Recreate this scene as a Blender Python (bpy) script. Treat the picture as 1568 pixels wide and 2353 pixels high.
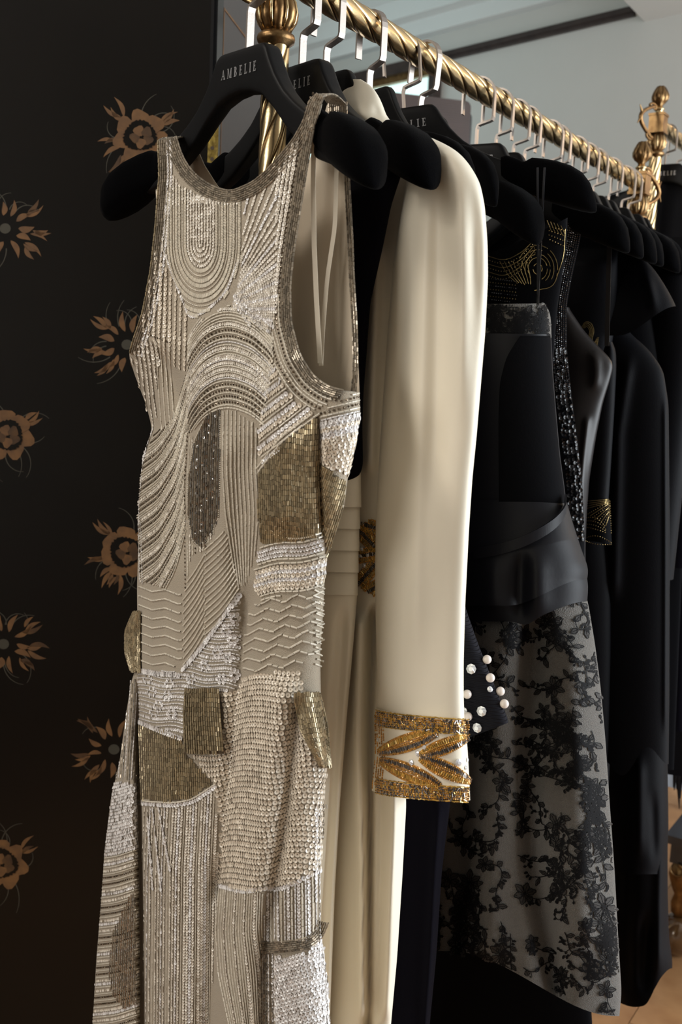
import bpy, bmesh, math, random
import numpy as np
from mathutils import Vector, Matrix
random.seed(7); RNG = np.random.default_rng(11)
for o in list(bpy.data.objects): bpy.data.objects.remove(o)
SC = bpy.context.scene; COL = SC.collection

# ------------------------------------------------------------------ camera (solved from the rail's vanishing point)
F = 2288.0; CX, CY = 784.0, 1176.5
ZR = 1.72                                   # rail height
def _solve(VP=(2330, 930), roll=.045, d0=.95, post=(640, -67)):
    d = np.array([VP[0]-CX, VP[1]-CY, F]); d2 = d + np.array([1000, roll*1000, 0])
    ey = d/np.linalg.norm(d); up = np.cross(d, d2); up /= np.linalg.norm(up)
    if up[1] > 0: up = -up
    ex = np.cross(ey, up); R = np.array([ex, ey, up])
    r = R @ np.array([(post[0]-CX)/F, (post[1]-CY)/F, 1.0])
    return R, np.array([0, 0, ZR]) - r*d0
RW, CAM = _solve()
def ray(px, py):
    px = np.asarray(px, float); py = np.asarray(py, float)
    v = np.stack([(px-CX)/F, (py-CY)/F, np.ones_like(px*py)], -1)
    return v @ RW.T
def at_depth(px, py, d): return CAM + ray(px, py)*d
def proj(P):
    v = (np.asarray(P, float)-CAM) @ RW
    return np.stack([CX+F*v[..., 0]/v[..., 2], CY+F*v[..., 1]/v[..., 2]], -1)
def at_z(px, py, z):
    r = ray(px, py); return CAM + r*((z-CAM[2])/r[2])
cam = bpy.data.cameras.new('camera'); camo = bpy.data.objects.new('camera', cam); COL.objects.link(camo)
M = np.eye(4); M[:3, 0] = RW @ [1, 0, 0]; M[:3, 1] = RW @ [0, -1, 0]; M[:3, 2] = RW @ [0, 0, -1]; M[:3, 3] = CAM
camo.matrix_world = Matrix(M.tolist())
cam.sensor_fit = 'VERTICAL'; cam.sensor_height = 36; cam.lens = F/2353*36; cam.clip_start = .02
cam.dof.use_dof = True; cam.dof.focus_distance = 1.02; cam.dof.aperture_fstop = 9.0
SC.camera = camo

# ------------------------------------------------------------------ world, lights, exposure
SC.view_settings.view_transform = 'Standard'; SC.view_settings.look = 'None'
SC.view_settings.gamma = 1; SC.view_settings.use_curve_mapping = False
SC.view_settings.exposure = 0.0
W = bpy.data.worlds.new('world'); SC.world = W; W.use_nodes = True
W.node_tree.nodes['Background'].inputs[0].default_value = (.75, .86, 1, 1)
W.node_tree.nodes['Background'].inputs[1].default_value = .05
def area(name, loc, target, sx, sy, power, col):
    l = bpy.data.lights.new(name, 'AREA'); l.shape = 'RECTANGLE'; l.size = sx; l.size_y = sy; l.energy = power; l.color = col
    o = bpy.data.objects.new(name, l); COL.objects.link(o); o.location = loc
    o.rotation_euler = (Vector(target)-Vector(loc)).to_track_quat('-Z', 'Y').to_euler(); return o
# daylight through the tall window of the right wall, a ceiling downlight, and added unseen fills for garment fronts and back wall
area('window_daylight_right', (2.55, 1.55, 1.35), (0, 1.55, 1.35), 2.3, 2.3, 150, (.88, .95, 1))
area('front_fill_light', (-.75, -3.1, 1.9), (-.3, 0, 1.5), 1.5, 1.0, 34, (1, .95, .88))  # added fill on the garment fronts, set at the unseen window behind the camera
area('ceiling_downlight', (-.75, -1.15, 2.72), (-.25, .1, 1.45), .45, .45, 15, (1, .93, .84))
area('cool_wall_fill', (-2.3, 2.2, 2.35), (-.6, 3.6, 2.5), .9, .5, 5, (.66, .95, 1))  # added cool light tinting the back wall's left
def lamp(name, loc, power, col, r=.08):
    l = bpy.data.lights.new(name, 'POINT'); l.energy = power; l.color = col; l.shadow_soft_size = r
    o = bpy.data.objects.new(name, l); COL.objects.link(o); o.location = loc; return o
lamp('warm_wall_fill', (1.25, 2.75, 2.25), 22, (1, .68, .40))  # added warm light for the right of the back wall, no fixture built

# ------------------------------------------------------------------ materials
MATS = {}
def mat(name, col=(.5, .5, .5), rough=.5, metal=0., spec=.5, sheen=0., bump=None, var=None, coat=0., alpha=1., island=0., trans=0., sheen_r=.4, aniso=0., coat_r=.1, fine=None):
    """principled material; var=(colour2, scale) noise mix, bump=(scale, strength, kind), island=per-bead value variation"""
    m = bpy.data.materials.new(name); m.use_nodes = True; nt = m.node_tree; N = nt.nodes; b = N['Principled BSDF']
    b.inputs['Base Color'].default_value = (*col, 1); b.inputs['Roughness'].default_value = rough; b.inputs['Metallic'].default_value = metal
    b.inputs['Specular IOR Level'].default_value = spec; b.inputs['Sheen Weight'].default_value = sheen; b.inputs['Sheen Roughness'].default_value = sheen_r
    b.inputs['Coat Weight'].default_value = coat; b.inputs['Coat Roughness'].default_value = coat_r; b.inputs['Alpha'].default_value = alpha
    b.inputs['Transmission Weight'].default_value = trans; b.inputs['Anisotropic'].default_value = aniso
    tc = N.new('ShaderNodeTexCoord'); last = None
    if var:
        n = N.new('ShaderNodeTexNoise'); n.inputs['Scale'].default_value = var[1]; n.inputs['Detail'].default_value = 4
        nt.links.new(tc.outputs['Object'], n.inputs['Vector'])
        r = N.new('ShaderNodeValToRGB'); r.color_ramp.elements[0].position = .35; r.color_ramp.elements[1].position = .68
        r.color_ramp.elements[0].color = (*col, 1); r.color_ramp.elements[1].color = (*var[0], 1)
        nt.links.new(n.outputs['Fac'], r.inputs['Fac']); last = r.outputs['Color']
    if island:
        g = N.new('ShaderNodeNewGeometry'); mr = N.new('ShaderNodeMapRange')
        mr.inputs['To Min'].default_value = 1-island; mr.inputs['To Max'].default_value = 1+island*.6
        nt.links.new(g.outputs['Random Per Island'], mr.inputs['Value'])
        hs = N.new('ShaderNodeHueSaturation')
        if last: nt.links.new(last, hs.inputs['Color'])
        else: hs.inputs['Color'].default_value = (*col, 1)
        nt.links.new(mr.outputs['Result'], hs.inputs['Value']); last = hs.outputs['Color']
    if last: nt.links.new(last, b.inputs['Base Color'])
    if bump:
        kind = bump[2] if len(bump) > 2 else 'noise'
        if kind == 'noise':
            n = N.new('ShaderNodeTexNoise'); n.inputs['Scale'].default_value = bump[0]; n.inputs['Detail'].default_value = 3; out = n.outputs['Fac']
        elif kind == 'voronoi':
            n = N.new('ShaderNodeTexVoronoi'); n.inputs['Scale'].default_value = bump[0]; out = n.outputs['Distance']
        else:
            n = N.new('ShaderNodeTexWave'); n.bands_direction = kind; n.inputs['Scale'].default_value = bump[0]; n.inputs['Distortion'].default_value = .4; out = n.outputs['Fac']
        nt.links.new(tc.outputs['Object'], n.inputs['Vector'])
        bp = N.new('ShaderNodeBump'); bp.inputs['Strength'].default_value = bump[1]; bp.inputs['Distance'].default_value = .002
        nt.links.new(out, bp.inputs['Height']); nt.links.new(bp.outputs['Normal'], b.inputs['Normal'])
    MATS[name] = m; return m
G = MATS
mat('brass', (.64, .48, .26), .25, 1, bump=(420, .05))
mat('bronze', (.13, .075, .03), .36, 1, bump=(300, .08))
mat('antique', (.30, .19, .085), .36, 1, bump=(160, .2), var=((.16, .09, .04), 60))
mat('steel', (.36, .32, .29), .44, 1, bump=(500, .05))
mat('hanger_wood', (.0045, .0045, .0050), .46, spec=.14, bump=(90, .05))
mat('velvet', (.0018, .0018, .0022), .95, spec=.02, sheen=.02, bump=(900, .25))
mat('letter', (.42, .42, .43), .35, .6)
mat('net', (.48, .41, .315), .75, sheen=.2, bump=(1400, .5, 'voronoi'))
mat('lining', (.66, .56, .43), .55, sheen=.3, bump=(300, .06))
mat('ribbon', (.80, .71, .56), .45)
mat('seq_ivory', (.86, .79, .68), .17, 0, .7, island=.16, coat=.5)
mat('seq_peach', (.84, .74, .60), .22, 0, .7, island=.14, coat=.4)
mat('seq_white', (.88, .85, .83), .14, 0, .8, island=.14, coat=.6)
mat('bugle_ivory', (.82, .76, .64), .28, 0, .6, island=.15)
mat('bugle_gold', (.50, .41, .26), .30, .45, .6, island=.45)
mat('bugle_pewter', (.42, .36, .28), .28, .5, .6, island=.5)
mat('bugle_silver', (.55, .52, .48), .18, .9, .6, island=.55)
mat('crystal_dark', (.16, .12, .08), .12, .6, .8, island=.6)
mat('silk_cream', (.88, .81, .66), .50, 0, .35, sheen=.12, bump=(260, .04))
mat('silk_cream2', (.82, .76, .63), .52, 0, .35, sheen=.1, bump=(260, .04))
mat('amber_bead', (.62, .30, .05), .16, .25, .7, island=.5, coat=.5)
mat('gold_bugle', (.74, .46, .10), .16, .55, .7, island=.45, coat=.5)
mat('grey_bugle', (.25, .23, .22), .14, .8, .7, island=.5)
mat('crystal', (.88, .90, .94), .03, .35, 1., coat=1.)
mat('pearl', (.86, .76, .70), .2, 0, .6, coat=.7, sheen=.2)
mat('black_rib', (.012, .012, .017), .75, spec=.1, sheen=.01, bump=(95, .9, 'Z'))
mat('black_velvet_cloth', (.0045, .004, .007), .9, spec=.04, sheen=.02, bump=(500, .2))
mat('black_satin', (.008, .008, .011), .50, spec=.2, bump=(220, .05))
mat('black_matte', (.0045, .0045, .0055), .85, spec=.04, bump=(500, .12))
mat('black_crepe', (.0032, .0032, .0045), .6, spec=.08, bump=(600, .12))
mat('brown_satin', (.014, .011, .0105), .40, spec=.32, bump=(220, .05))
mat('lace_lining', (.165, .155, .142), .62, spec=.25, sheen=.15, bump=(1100, .8, 'voronoi'))
mat('lace_thread', (.006, .006, .007), .7, spec=.1)
mat('lace_leaf', (.034, .031, .029), .6, spec=.3, bump=(1200, .5))
mat('bead_black', (.010, .010, .012), .10, .2, .9, coat=.6)
mat('seq_black', (.008, .008, .010), .26, .1, .4, coat=.15)
mat('gold_thread', (.36, .26, .11), .28, .8)
mat('lacquer', (.0036, .0029, .0024), .30, spec=.28, coat=.16, coat_r=.2, bump=(6, .04), var=((.005, .004, .003), 4))
mat('gold_paint', (.16, .075, .024), .55, 0., var=((.095, .045, .017), 60))
mat('gold_paint_dim', (.085, .040, .013), .55, .1, var=((.045, .022, .009), 60))
mat('line_paint', (.05, .045, .032), .5, .1)
mat('hinge', (.50, .37, .10), .33, 1, var=((.16, .11, .04), 130), bump=(120, .4))
mat('hinge_hole', (.05, .03, .015), .6)
mat('panel_grey', (.055, .050, .048), .45, spec=.35, bump=(60, .1))
mat('wall_paint', (.56, .55, .52), .85, bump=(180, .1), var=((.54, .53, .50), 3))
mat('ceiling_paint', (.68, .70, .69), .85, bump=(120, .06))
mat('dark_wood', (.045, .030, .026), .4, spec=.4, bump=(60, .2, 'X'), var=((.028, .018, .016), 25))
mat('dark_wood2', (.065, .043, .038), .42, spec=.4, bump=(50, .15, 'Z'), var=((.05, .034, .03), 12))
mat('pale_pane', (.70, .86, .84), .25, spec=.5); _b = G['pale_pane'].node_tree.nodes['Principled BSDF']; _b.inputs['Emission Color'].default_value = (.72, 1, .96, 1); _b.inputs['Emission Strength'].default_value = .9
mat('plank', (.36, .19, .085), .35, spec=.4, bump=(45, .15), var=((.27, .13, .055), 14))
mat('plank2', (.42, .24, .12), .35, spec=.4, bump=(45, .15), var=((.32, .17, .08), 16))
mat('subfloor', (.08, .04, .02), .7)
mat('glass_ball', (.10, .05, .02), .08, .2, .8, coat=1)
mat('black_lacq', (.010, .010, .012), .25, coat=.4)
mat('pale_satin', (.42, .46, .52), .4, sheen=.2, bump=(200, .05))
mat('feather', (.006, .006, .008), .6, spec=.2)
mat('window_white', (.7, .7, .68), .5)
mat('bead_ground', (.12, .09, .055), .7)
mat('gold_satin', (.09, .075, .06), .3, .3)

# ------------------------------------------------------------------ object helpers
def wloc(o):
    v = np.zeros(3)
    while o is not None: v = v + np.array(o.location); o = o.parent
    return v
def thing(name, label, cat, loc=(0, 0, 0), group=None):
    o = bpy.data.objects.new(name, None); COL.objects.link(o); o.location = [float(v) for v in loc]; o.empty_display_size = .05
    o['label'] = label; o['category'] = cat
    if group: o['group'] = group
    return o
def tag(o, label=None, cat=None, group=None, kind=None):
    if label: o['label'] = label
    if cat: o['category'] = cat
    if group: o['group'] = group
    if kind: o['kind'] = kind
    return o
def mesh(verts, faces, mats, smooth=True, mi=None, name='m'):
    me = bpy.data.meshes.new(name); me.from_pydata(np.asarray(verts).tolist(), [], faces if isinstance(faces, list) else np.asarray(faces).tolist())
    for m in ([mats] if isinstance(mats, str) else mats): me.materials.append(G[m])
    if mi is not None: me.polygons.foreach_set('material_index', np.asarray(mi, np.int32))
    me.polygons.foreach_set('use_smooth', np.full(len(me.polygons), smooth)); me.update(); return me
def link(name, me, parent=None, kind=None, label=None):
    o = bpy.data.objects.new(name, me); COL.objects.link(o)
    if parent is not None: o.parent = parent
    if kind: o['kind'] = kind
    if label: o['label'] = label
    return o
def obj(name, verts, faces, mats, parent=None, smooth=True, mi=None, kind=None, label=None):
    """verts in world space; stored relative to the parent's base"""
    v = np.asarray(verts, float)
    if parent is not None: v = v - wloc(parent)
    return link(name, mesh(v, faces, mats, smooth, mi, name), parent, kind, label)
class MB:
    def __init__(s): s.v = []; s.f = []; s.m = []
    def add(s, v, f, m=0):
        b = len(s.v); s.v += [tuple(map(float, p)) for p in v]; s.f += [[b+i for i in q] for q in f]; s.m += [m]*len(f); return s
    def box(s, lo, hi, m=0):
        (a, b, c), (d, e, g) = lo, hi
        return s.add([(a,b,c),(d,b,c),(d,e,c),(a,e,c),(a,b,g),(d,b,g),(d,e,g),(a,e,g)], [(0,3,2,1),(4,5,6,7),(0,1,5,4),(1,2,6,5),(2,3,7,6),(3,0,4,7)], m)
    def tube(s, path, r, seg=8, m=0, closed=False, cap=True):
        P = np.asarray(path, float); n = len(P); r = np.broadcast_to(r, (n,)); T = np.gradient(P, axis=0); T /= np.linalg.norm(T, axis=1)[:, None]+1e-12
        ref = np.array([0, 0, 1.]) if abs(T[0][2]) < .9 else np.array([1., 0, 0]); V = []
        N_ = np.cross(T[0], ref); N_ /= np.linalg.norm(N_)
        for i in range(n):
            N_ = N_ - T[i]*np.dot(N_, T[i]); N_ /= np.linalg.norm(N_)+1e-12; B = np.cross(T[i], N_)
            for k in range(seg):
                a = 2*math.pi*k/seg; V.append(P[i]+r[i]*(math.cos(a)*N_+math.sin(a)*B))
        Fc = [(i*seg+k, i*seg+(k+1) % seg, (i+1)*seg+(k+1) % seg, (i+1)*seg+k) for i in range(n-1) for k in range(seg)]
        if cap: Fc += [tuple(range(seg))[::-1], tuple(range((n-1)*seg, n*seg))]
        return s.add(V, Fc, m)
    def lathe(s, prof, c, seg=32, ribs=0, ramp=0., twist=0., m=0, axis='Z'):
        """prof [(r, z)], ribs modulate the radius as carved leaves"""
        V = []
        for (r, z, *q) in prof:
            k_ = q[0] if q else 1.
            for k in range(seg):
                a = 2*math.pi*k/seg; rr = r*(1+(ramp*k_*(abs(math.cos(ribs*a/2+twist*z)) - .5) if ribs else 0))
                V.append((c[0]+rr*math.cos(a), c[1]+rr*math.sin(a), c[2]+z))
        n = len(prof)
        Fc = [(i*seg+k, i*seg+(k+1) % seg, (i+1)*seg+(k+1) % seg, (i+1)*seg+k) for i in range(n-1) for k in range(seg)]
        Fc += [tuple(range(seg))[::-1], tuple(range((n-1)*seg, n*seg))]
        return s.add(V, Fc, m)
    def prism(s, poly, z0, z1, m=0):
        n = len(poly); return s.add([(x, y, z0) for x, y in poly]+[(x, y, z1) for x, y in poly],
            [tuple(range(n))[::-1], tuple(range(n, 2*n))]+[(i, (i+1) % n, n+(i+1) % n, n+i) for i in range(n)], m)
    def build(s, name, mats, parent=None, smooth=False, kind=None, label=None, local=False):
        v = np.array(s.v)
        if parent is not None and not local: v = v - wloc(parent)
        return link(name, mesh(v, s.f, mats, smooth, s.m, name), parent, kind, label)
def struct(name, mb, mats, smooth=False, label=None, cat=None):
    return mb.build(name, mats, None, smooth, 'structure', label)

# ------------------------------------------------------------------ room
def vp_dir(px, py):
    v = ray(px, py); v = v/np.linalg.norm(v); v[2] = 0; return v/np.linalg.norm(v)
WD = -vp_dir(-1590, 700)                     # along the back wall, towards picture right
W0 = at_depth(1250, 78, 4.1); ZP = W0[2]     # point on the wall at the picture rail's middle
WN = np.array([-WD[1], WD[0], 0]);
if np.dot(WN, CAM-W0) < 0: WN = -WN
def on_wall(px, py, off=0.):
    r = ray(px, py); k = (np.dot(W0-CAM, WN)+off)/np.dot(r, WN); return CAM+r*k
def wallbox(mb, s0, s1, z0, z1, d0, d1, m=0):
    """box along the back wall: s along the wall from W0, d out of the wall"""
    B = np.array([W0[0], W0[1], 0]); V = []
    for z in (z0, z1):
        for s, d in ((s0, d0), (s1, d0), (s1, d1), (s0, d1)): V.append(B+WD*s+WN*d+np.array([0, 0, z]))
    mb.add(V, [(0,3,2,1),(4,5,6,7),(0,1,5,4),(1,2,6,5),(2,3,7,6),(3,0,4,7)], m)
ZC = ZP + .34
mb = MB(); wallbox(mb, -5, 2.6, 0, ZC, -.12, 0); struct('wall_back', mb, 'wall_paint')
mb = MB(); mb.box((-4.5, -3.4, ZC), (2.9, 6.5, ZC+.1)); struct('ceiling', mb, 'ceiling_paint')
mb = MB(); wallbox(mb, -5, 2.6, ZP+.105, ZP+.17, 0, .05); wallbox(mb, -5, 2.6, ZP+.17, ZP+.25, 0, .12); wallbox(mb, -5, 2.6, ZP+.25, ZC, 0, .22)
struct('trim_1', mb, 'ceiling_paint')
mb = MB(); s_l = float(np.dot(on_wall(1014, 128)-W0, WD)); s_r = float(np.dot(on_wall(1462, 36)-W0, WD))
wallbox(mb, s_l, s_r, ZP-.018, ZP+.020, 0, .018); wallbox(mb, s_l, s_r, ZP-.004, ZP+.012, 0, .026); struct('trim_2', mb, 'dark_wood')
# lowered ceiling on the right, running towards the camera
q = on_wall(1482, 50); mb = MB(); mb.box((q[0], -1.0, q[2]), (2.7, q[1]+.6, ZC)); struct('trim_3', mb, 'wall_paint')
# window wall on the right, its panes kept clear of the lamp plane
mb = MB(); X0, X1 = 2.6, 2.75
mb.box((X0, -3.4, 0), (X1, .4, ZC)); mb.box((X0, 2.7, 0), (X1, 6.5, ZC)); mb.box((X0, .4, 0), (X1, 2.7, .2)); mb.box((X0, .4, 2.5), (X1, 2.7, ZC)); struct('wall_right', mb, 'wall_paint')
mb = MB()
for y in (.4, 1.15, 1.92, 2.66): mb.box((X0+.02, y, .2), (X0+.08, y+.05, 2.5))
for z in (.2, 1.7, 2.44): mb.box((X0+.02, .4, z), (X0+.08, 2.7, z+.05))
struct('window_1', mb, 'window_white')
mb = MB(); mb.box((-4.5, -3.4, 0), (-1.6, -3.25, ZC)); mb.box((.1, -3.4, 0), (2.9, -3.25, ZC)); mb.box((-1.6, -3.4, 0), (.1, -3.25, .7)); mb.box((-1.6, -3.4, 2.4), (.1, -3.25, ZC)); struct('wall_front', mb, 'wall_paint')
mb = MB()
for x in (-1.6, -.78, .05): mb.box((x, -3.36, .7), (x+.05, -3.3, 2.4))
for z in (.7, 1.7, 2.35): mb.box((-1.6, -3.36, z), (.1, -3.3, z+.05))
struct('window_2', mb, 'window_white')
mb = MB(); mb.box((-4.5, -3.4, 0), (-4.35, 6.5, ZC)); struct('wall_left', mb, 'wall_paint')
mb = MB(); mb.box((-4.5, -3.4, -.12), (2.9, 6.5, -.014)); floor = struct('floor', mb, 'subfloor')
pc = at_z(1510, 2310, 0)
mb = MB(); mb.box((0, 0, -.014), (.096, .6, 0)); pm = [mesh(mb.v, mb.f, 'plank', False), mesh(mb.v, mb.f, 'plank2', False)]
gx, gy = math.floor(pc[0]/.098), math.floor(pc[1]/.602)
for i in range(-9, 10):
    for j in range(-4, 4):
        p = link('plank', pm[(i*7+j*5) % 3 % 2], floor); p.location = ((gx+i)*.098, (gy+j)*.602+(i % 3)*.2, 0)
mb = MB()
gA, gB = (gx-9)*.098, (gx+10)*.098
mb.box((-4.4, -3.3, -.0141), (gA, 6.4, -.0005)); mb.box((gB, -3.3, -.0141), (2.6, 6.4, -.0005))
mb.build('plank_field', 'plank', floor, kind='stuff')

# ------------------------------------------------------------------ rack with twisted brass rail and posts
def twist_tube(R, L, n=5, pitch=.185, seg=80, ph=0.):
    """local +Z tube with rope lobes; returns verts, faces, face material (1 = dark groove)"""
    ny = max(2, int(L/.006)); z = np.linspace(0, L, ny); a = np.linspace(0, 2*np.pi, seg, endpoint=False)
    A0, Z = np.meshgrid(a, z); k = np.abs(np.cos(n/2*A0)); A = A0+2*np.pi*Z/pitch+ph
    r = R*(.83+.17*np.sin(np.arccos(np.clip(1-k, -1, 1))))
    V = np.stack([r*np.cos(A), r*np.sin(A), Z], -1).reshape(-1, 3)
    i, j = np.meshgrid(np.arange(ny-1), np.arange(seg), indexing='ij'); j2 = (j+1) % seg
    Fc = np.stack([i*seg+j, i*seg+j2, (i+1)*seg+j2, (i+1)*seg+j], -1).reshape(-1, 4)
    kc = np.abs(np.cos(n/2*(A0+np.pi/seg)))[:-1].reshape(-1)
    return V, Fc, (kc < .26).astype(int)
RR = .0142; PR = .0132
def finial(mb, c):     # bud of overlapping leaves
    mb.lathe([(.006, 0), (.0065, .004), (.0120, .009, 1), (.0160, .015, 1), (.0168, .020, 1), (.0150, .027, 1), (.0110, .034, 1), (.0085, .039, 1), (.0075, .042, 1.6), (.002, .041)], c, 40, 6, .22, 45)
    for k in range(6):
        a = k*math.pi/3; p = [(c[0]+r*math.cos(a+t), c[1]+r*math.sin(a+t), c[2]+z) for r, z, t in ((.0125, .009, 0), (.0168, .016, .05), (.0172, .023, .1), (.0142, .031, .18), (.0095, .040, .26))]
        mb.tube(p, [.001, .0015, .0015, .0012, .0007], 6)
def make_rack(name, label, y0, L, over, X=0., zr=ZR, posts=(True, True), H=None):
    r = thing(name, label, 'clothes rack', (X, y0, 0))
    V, Fc, mi = twist_tube(RR, L+over+.03, ph=.3); V2 = np.stack([X+V[:, 0], y0-over+V[:, 2], zr+V[:, 1]], -1)  # swing the axis to +Y
    V2[:, 0] = X-V[:, 0]
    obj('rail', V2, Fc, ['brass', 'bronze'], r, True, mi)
    for k, yy in enumerate((y0, y0+L)):
        if not posts[k]: continue
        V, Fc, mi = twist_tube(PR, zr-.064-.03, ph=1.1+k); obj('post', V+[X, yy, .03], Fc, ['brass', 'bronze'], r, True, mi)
        mb = MB(); mb.lathe([(.0125, -.071), (.0135, -.068), (.0178, -.065), (.0186, -.062), (.0178, -.059), (.0135, -.056), (.0120, -.054)], (X, yy, zr), 40); mb.build('collar', ['antique'], r, True)
        mb = MB(); mb.lathe([(.0125, -.056), (.0145, -.052), (.0178, -.046, 1), (.0190, -.038, 1), (.0172, -.030, 1), (.0130, -.023, 1), (.0110, -.018)], (X, yy, zr), 64, 8, .24)
        for q in range(8):
            a = q*math.pi/4+.39; mb.tube([(X+rr*math.cos(a), yy+rr*math.sin(a), zr+z) for rr, z in ((.0135, -.054), (.0180, -.047), (.0194, -.038), (.0178, -.029), (.0135, -.022))], [.0009, .0016, .0017, .0014, .0008], 6, 1)
        mb.build('capital', ['antique', 'brass'], r, True)
        mb = MB(); mb.box((X-.0155, yy-.0155, zr-.017), (X+.0155, yy+.0155, zr+.017)); mb.box((X-.0170, yy-.0170, zr-.020), (X+.0170, yy+.0170, zr-.015)); mb.box((X-.0170, yy-.0170, zr+.015), (X+.0170, yy+.0170, zr+.020)); mb.build('joint_block', ['antique'], r)
        mb = MB(); mb.lathe([(.0105, .019), (.0080, .023), (.0075, .026), (.0105, .028), (.0110, .030), (.0080, .032), (.0062, .036)], (X, yy, zr), 32); mb.build('neck', ['brass'], r, True)
        mb = MB(); finial(mb, (X, yy, zr+.034)); mb.build('finial', ['antique'], r, True)
        # scroll bracket on the outer side of the joint
        d = -1 if k == 0 else 1; mb = MB()
        def sp(pts, rad): mb.tube([(X+d*q[0]*.35, yy+d*(.0100+q[0]*2.3), zr+.004+q[1]*.80) for q in pts], np.asarray(rad)*1.15, 8)
        t = np.linspace(0, 1, 22)
        sp([(.006+.026*math.sin(math.pi*u), .034-.085*u) for u in t], [.0028+.0012*math.sin(math.pi*u) for u in t])
        sp([(.008+.008*math.cos(5*u)*(1-u*.7), .030+.010*math.sin(5*u)*(1-u*.7)) for u in t], [.0026*(1-.5*u) for u in t])
        sp([(.010+.009*math.cos(-5*u+.6)*(1-u*.7), -.046+.010*math.sin(-5*u+.6)*(1-u*.7)) for u in t], [.0026*(1-.5*u) for u in t])
        sp([(.031+.006*u, -.005-.022*u) for u in t], [.0030*(1-.75*u) for u in t]); sp([(.030+.005*u, .004+.016*u) for u in t], [.0028*(1-.75*u) for u in t])
        mb.build('scroll_bracket', ['antique'], r, True)
        mb = MB(); mb.lathe([(.030, 0), (.032, .008), (.027, .016), (.020, .022), (.016, .034), (.0145, .04)], (X, yy, 0), 40); mb.build('foot', ['antique'], r, True)
    return r
YEND = float(np.interp(1471, [proj((0, y, ZR))[0] for y in np.linspace(0, 2, 400)], np.linspace(0, 2, 400)))
make_rack('clothes_rack', 'twisted antique brass clothes rack with bud finials holding the white and black gowns', 0, YEND, .16)
P2 = at_depth(1513, 285, 2.12)
make_rack('clothes_rack', 'taller twisted brass clothes rack standing beyond the far post of the front rack', float(P2[1]), 1.0, .0, float(P2[0]), float(P2[2]), (True, True))

# ------------------------------------------------------------------ hangers
HX = [628, 742, 796, 894, 973.6, 1008, 1137, 1180, 1219, 1244, 1295, 1313, 1354, 1378, 1398, 1432.5, 1461.6, 1476.5]
_ys = np.linspace(-.4, 2.5, 3000); _xs = proj(np.stack([np.full(3000, .0215), _ys, np.full(3000, ZR)], -1))[:, 0]
HY = [float(np.interp(x, _xs, _ys)) for x in HX]; HY[0] -= .004
PHI = [15, 15, 12, 18, -16, 12, -7, -6, -6, -4, -3, -2, -1, -3, -4, -2, -4, -4]
TILT = [1.5, 0, 0, 0, -6, 5, 0, 0, 0, 0, 0, 0, 0, 0, 0, 0, 0, 0]
DROP = [.083, .075, .073, .069, .069, .070] + [.070]*12
BEND = .026
def bend(u): return -BEND*(np.abs(u)/.216)**2
TOPU = [0, .030, .0355, .040, .046, .055, .068, .085, .105, .125, .150]; TOPZ = [0, 0, -.001, -.005, -.016, -.030, -.045, -.058, -.070, -.079, -.090]
BOTU = [0, .018, .036, .055, .075, .10, .125, .150]; BOTZ = [-.039, -.041, -.047, -.061, -.079, -.098, -.112, -.120]
def loft(us, top, bot, half, yoff, ex, seg=20):
    V = []; n = len(us)
    for u, t, b, h, yo in zip(us, top, bot, half, yoff):
        c, hh = (t+b)/2, (t-b)/2
        for k in range(seg):
            a = 2*math.pi*(k+.5)/seg; ca, sa = math.cos(a), math.sin(a)
            V.append((u, yo+h*math.copysign(abs(ca)**(2/ex), ca), c+hh*math.copysign(abs(sa)**(2/ex), sa)))
    Fc = [(i*seg+k, i*seg+(k+1) % seg, (i+1)*seg+(k+1) % seg, (i+1)*seg+k) for i in range(n-1) for k in range(seg)]
    return V, Fc+[tuple(range(seg))[::-1], tuple(range((n-1)*seg, n*seg))]
us = np.concatenate([np.linspace(0, .029, 6), np.linspace(.031, .06, 16), np.linspace(.064, .15, 16)]); us = np.concatenate([-us[::-1][:-1], us])
ua = np.abs(us); V, Fc = loft(us, np.interp(ua, TOPU, TOPZ), np.interp(ua, BOTU, BOTZ), np.interp(ua, [0, .04, .10, .15], [.0105, .0100, .0075, .006]), bend(us), 6)
ME_BODY = mesh(V, Fc, 'hanger_wood', True)
PU = np.array([.112, .113, .118, .126, .134, .136, .139, .147, .160, .175, .190, .202, .210, .2145, .216])
PT = np.interp(PU, [.112, .118, .132, .137, .145, .165, .185, .200, .209, .214, .216], [-.070, -.069, -.075, -.080, -.076, -.081, -.089, -.099, -.111, -.125, -.138])
PB = np.interp(PU, [.112, .118, .132, .15, .165, .185, .200, .209, .214, .216], [-.098, -.102, -.110, -.120, -.127, -.136, -.142, -.145, -.146, -.144])
PH = np.interp(PU, [.112, .118, .132, .137, .147, .165, .185, .200, .210, .216], [.0078, .0088, .0098, .0095, .014, .021, .024, .022, .015, .003])
ME_PAD = []
for sgn in (1, -1):
    V, Fc = loft(PU*sgn, PT, PB, PH, bend(PU), 2.6, 24)
    me = mesh(V, [f[::sgn] for f in Fc], 'velvet', True); ME_PAD.append(me)
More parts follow.
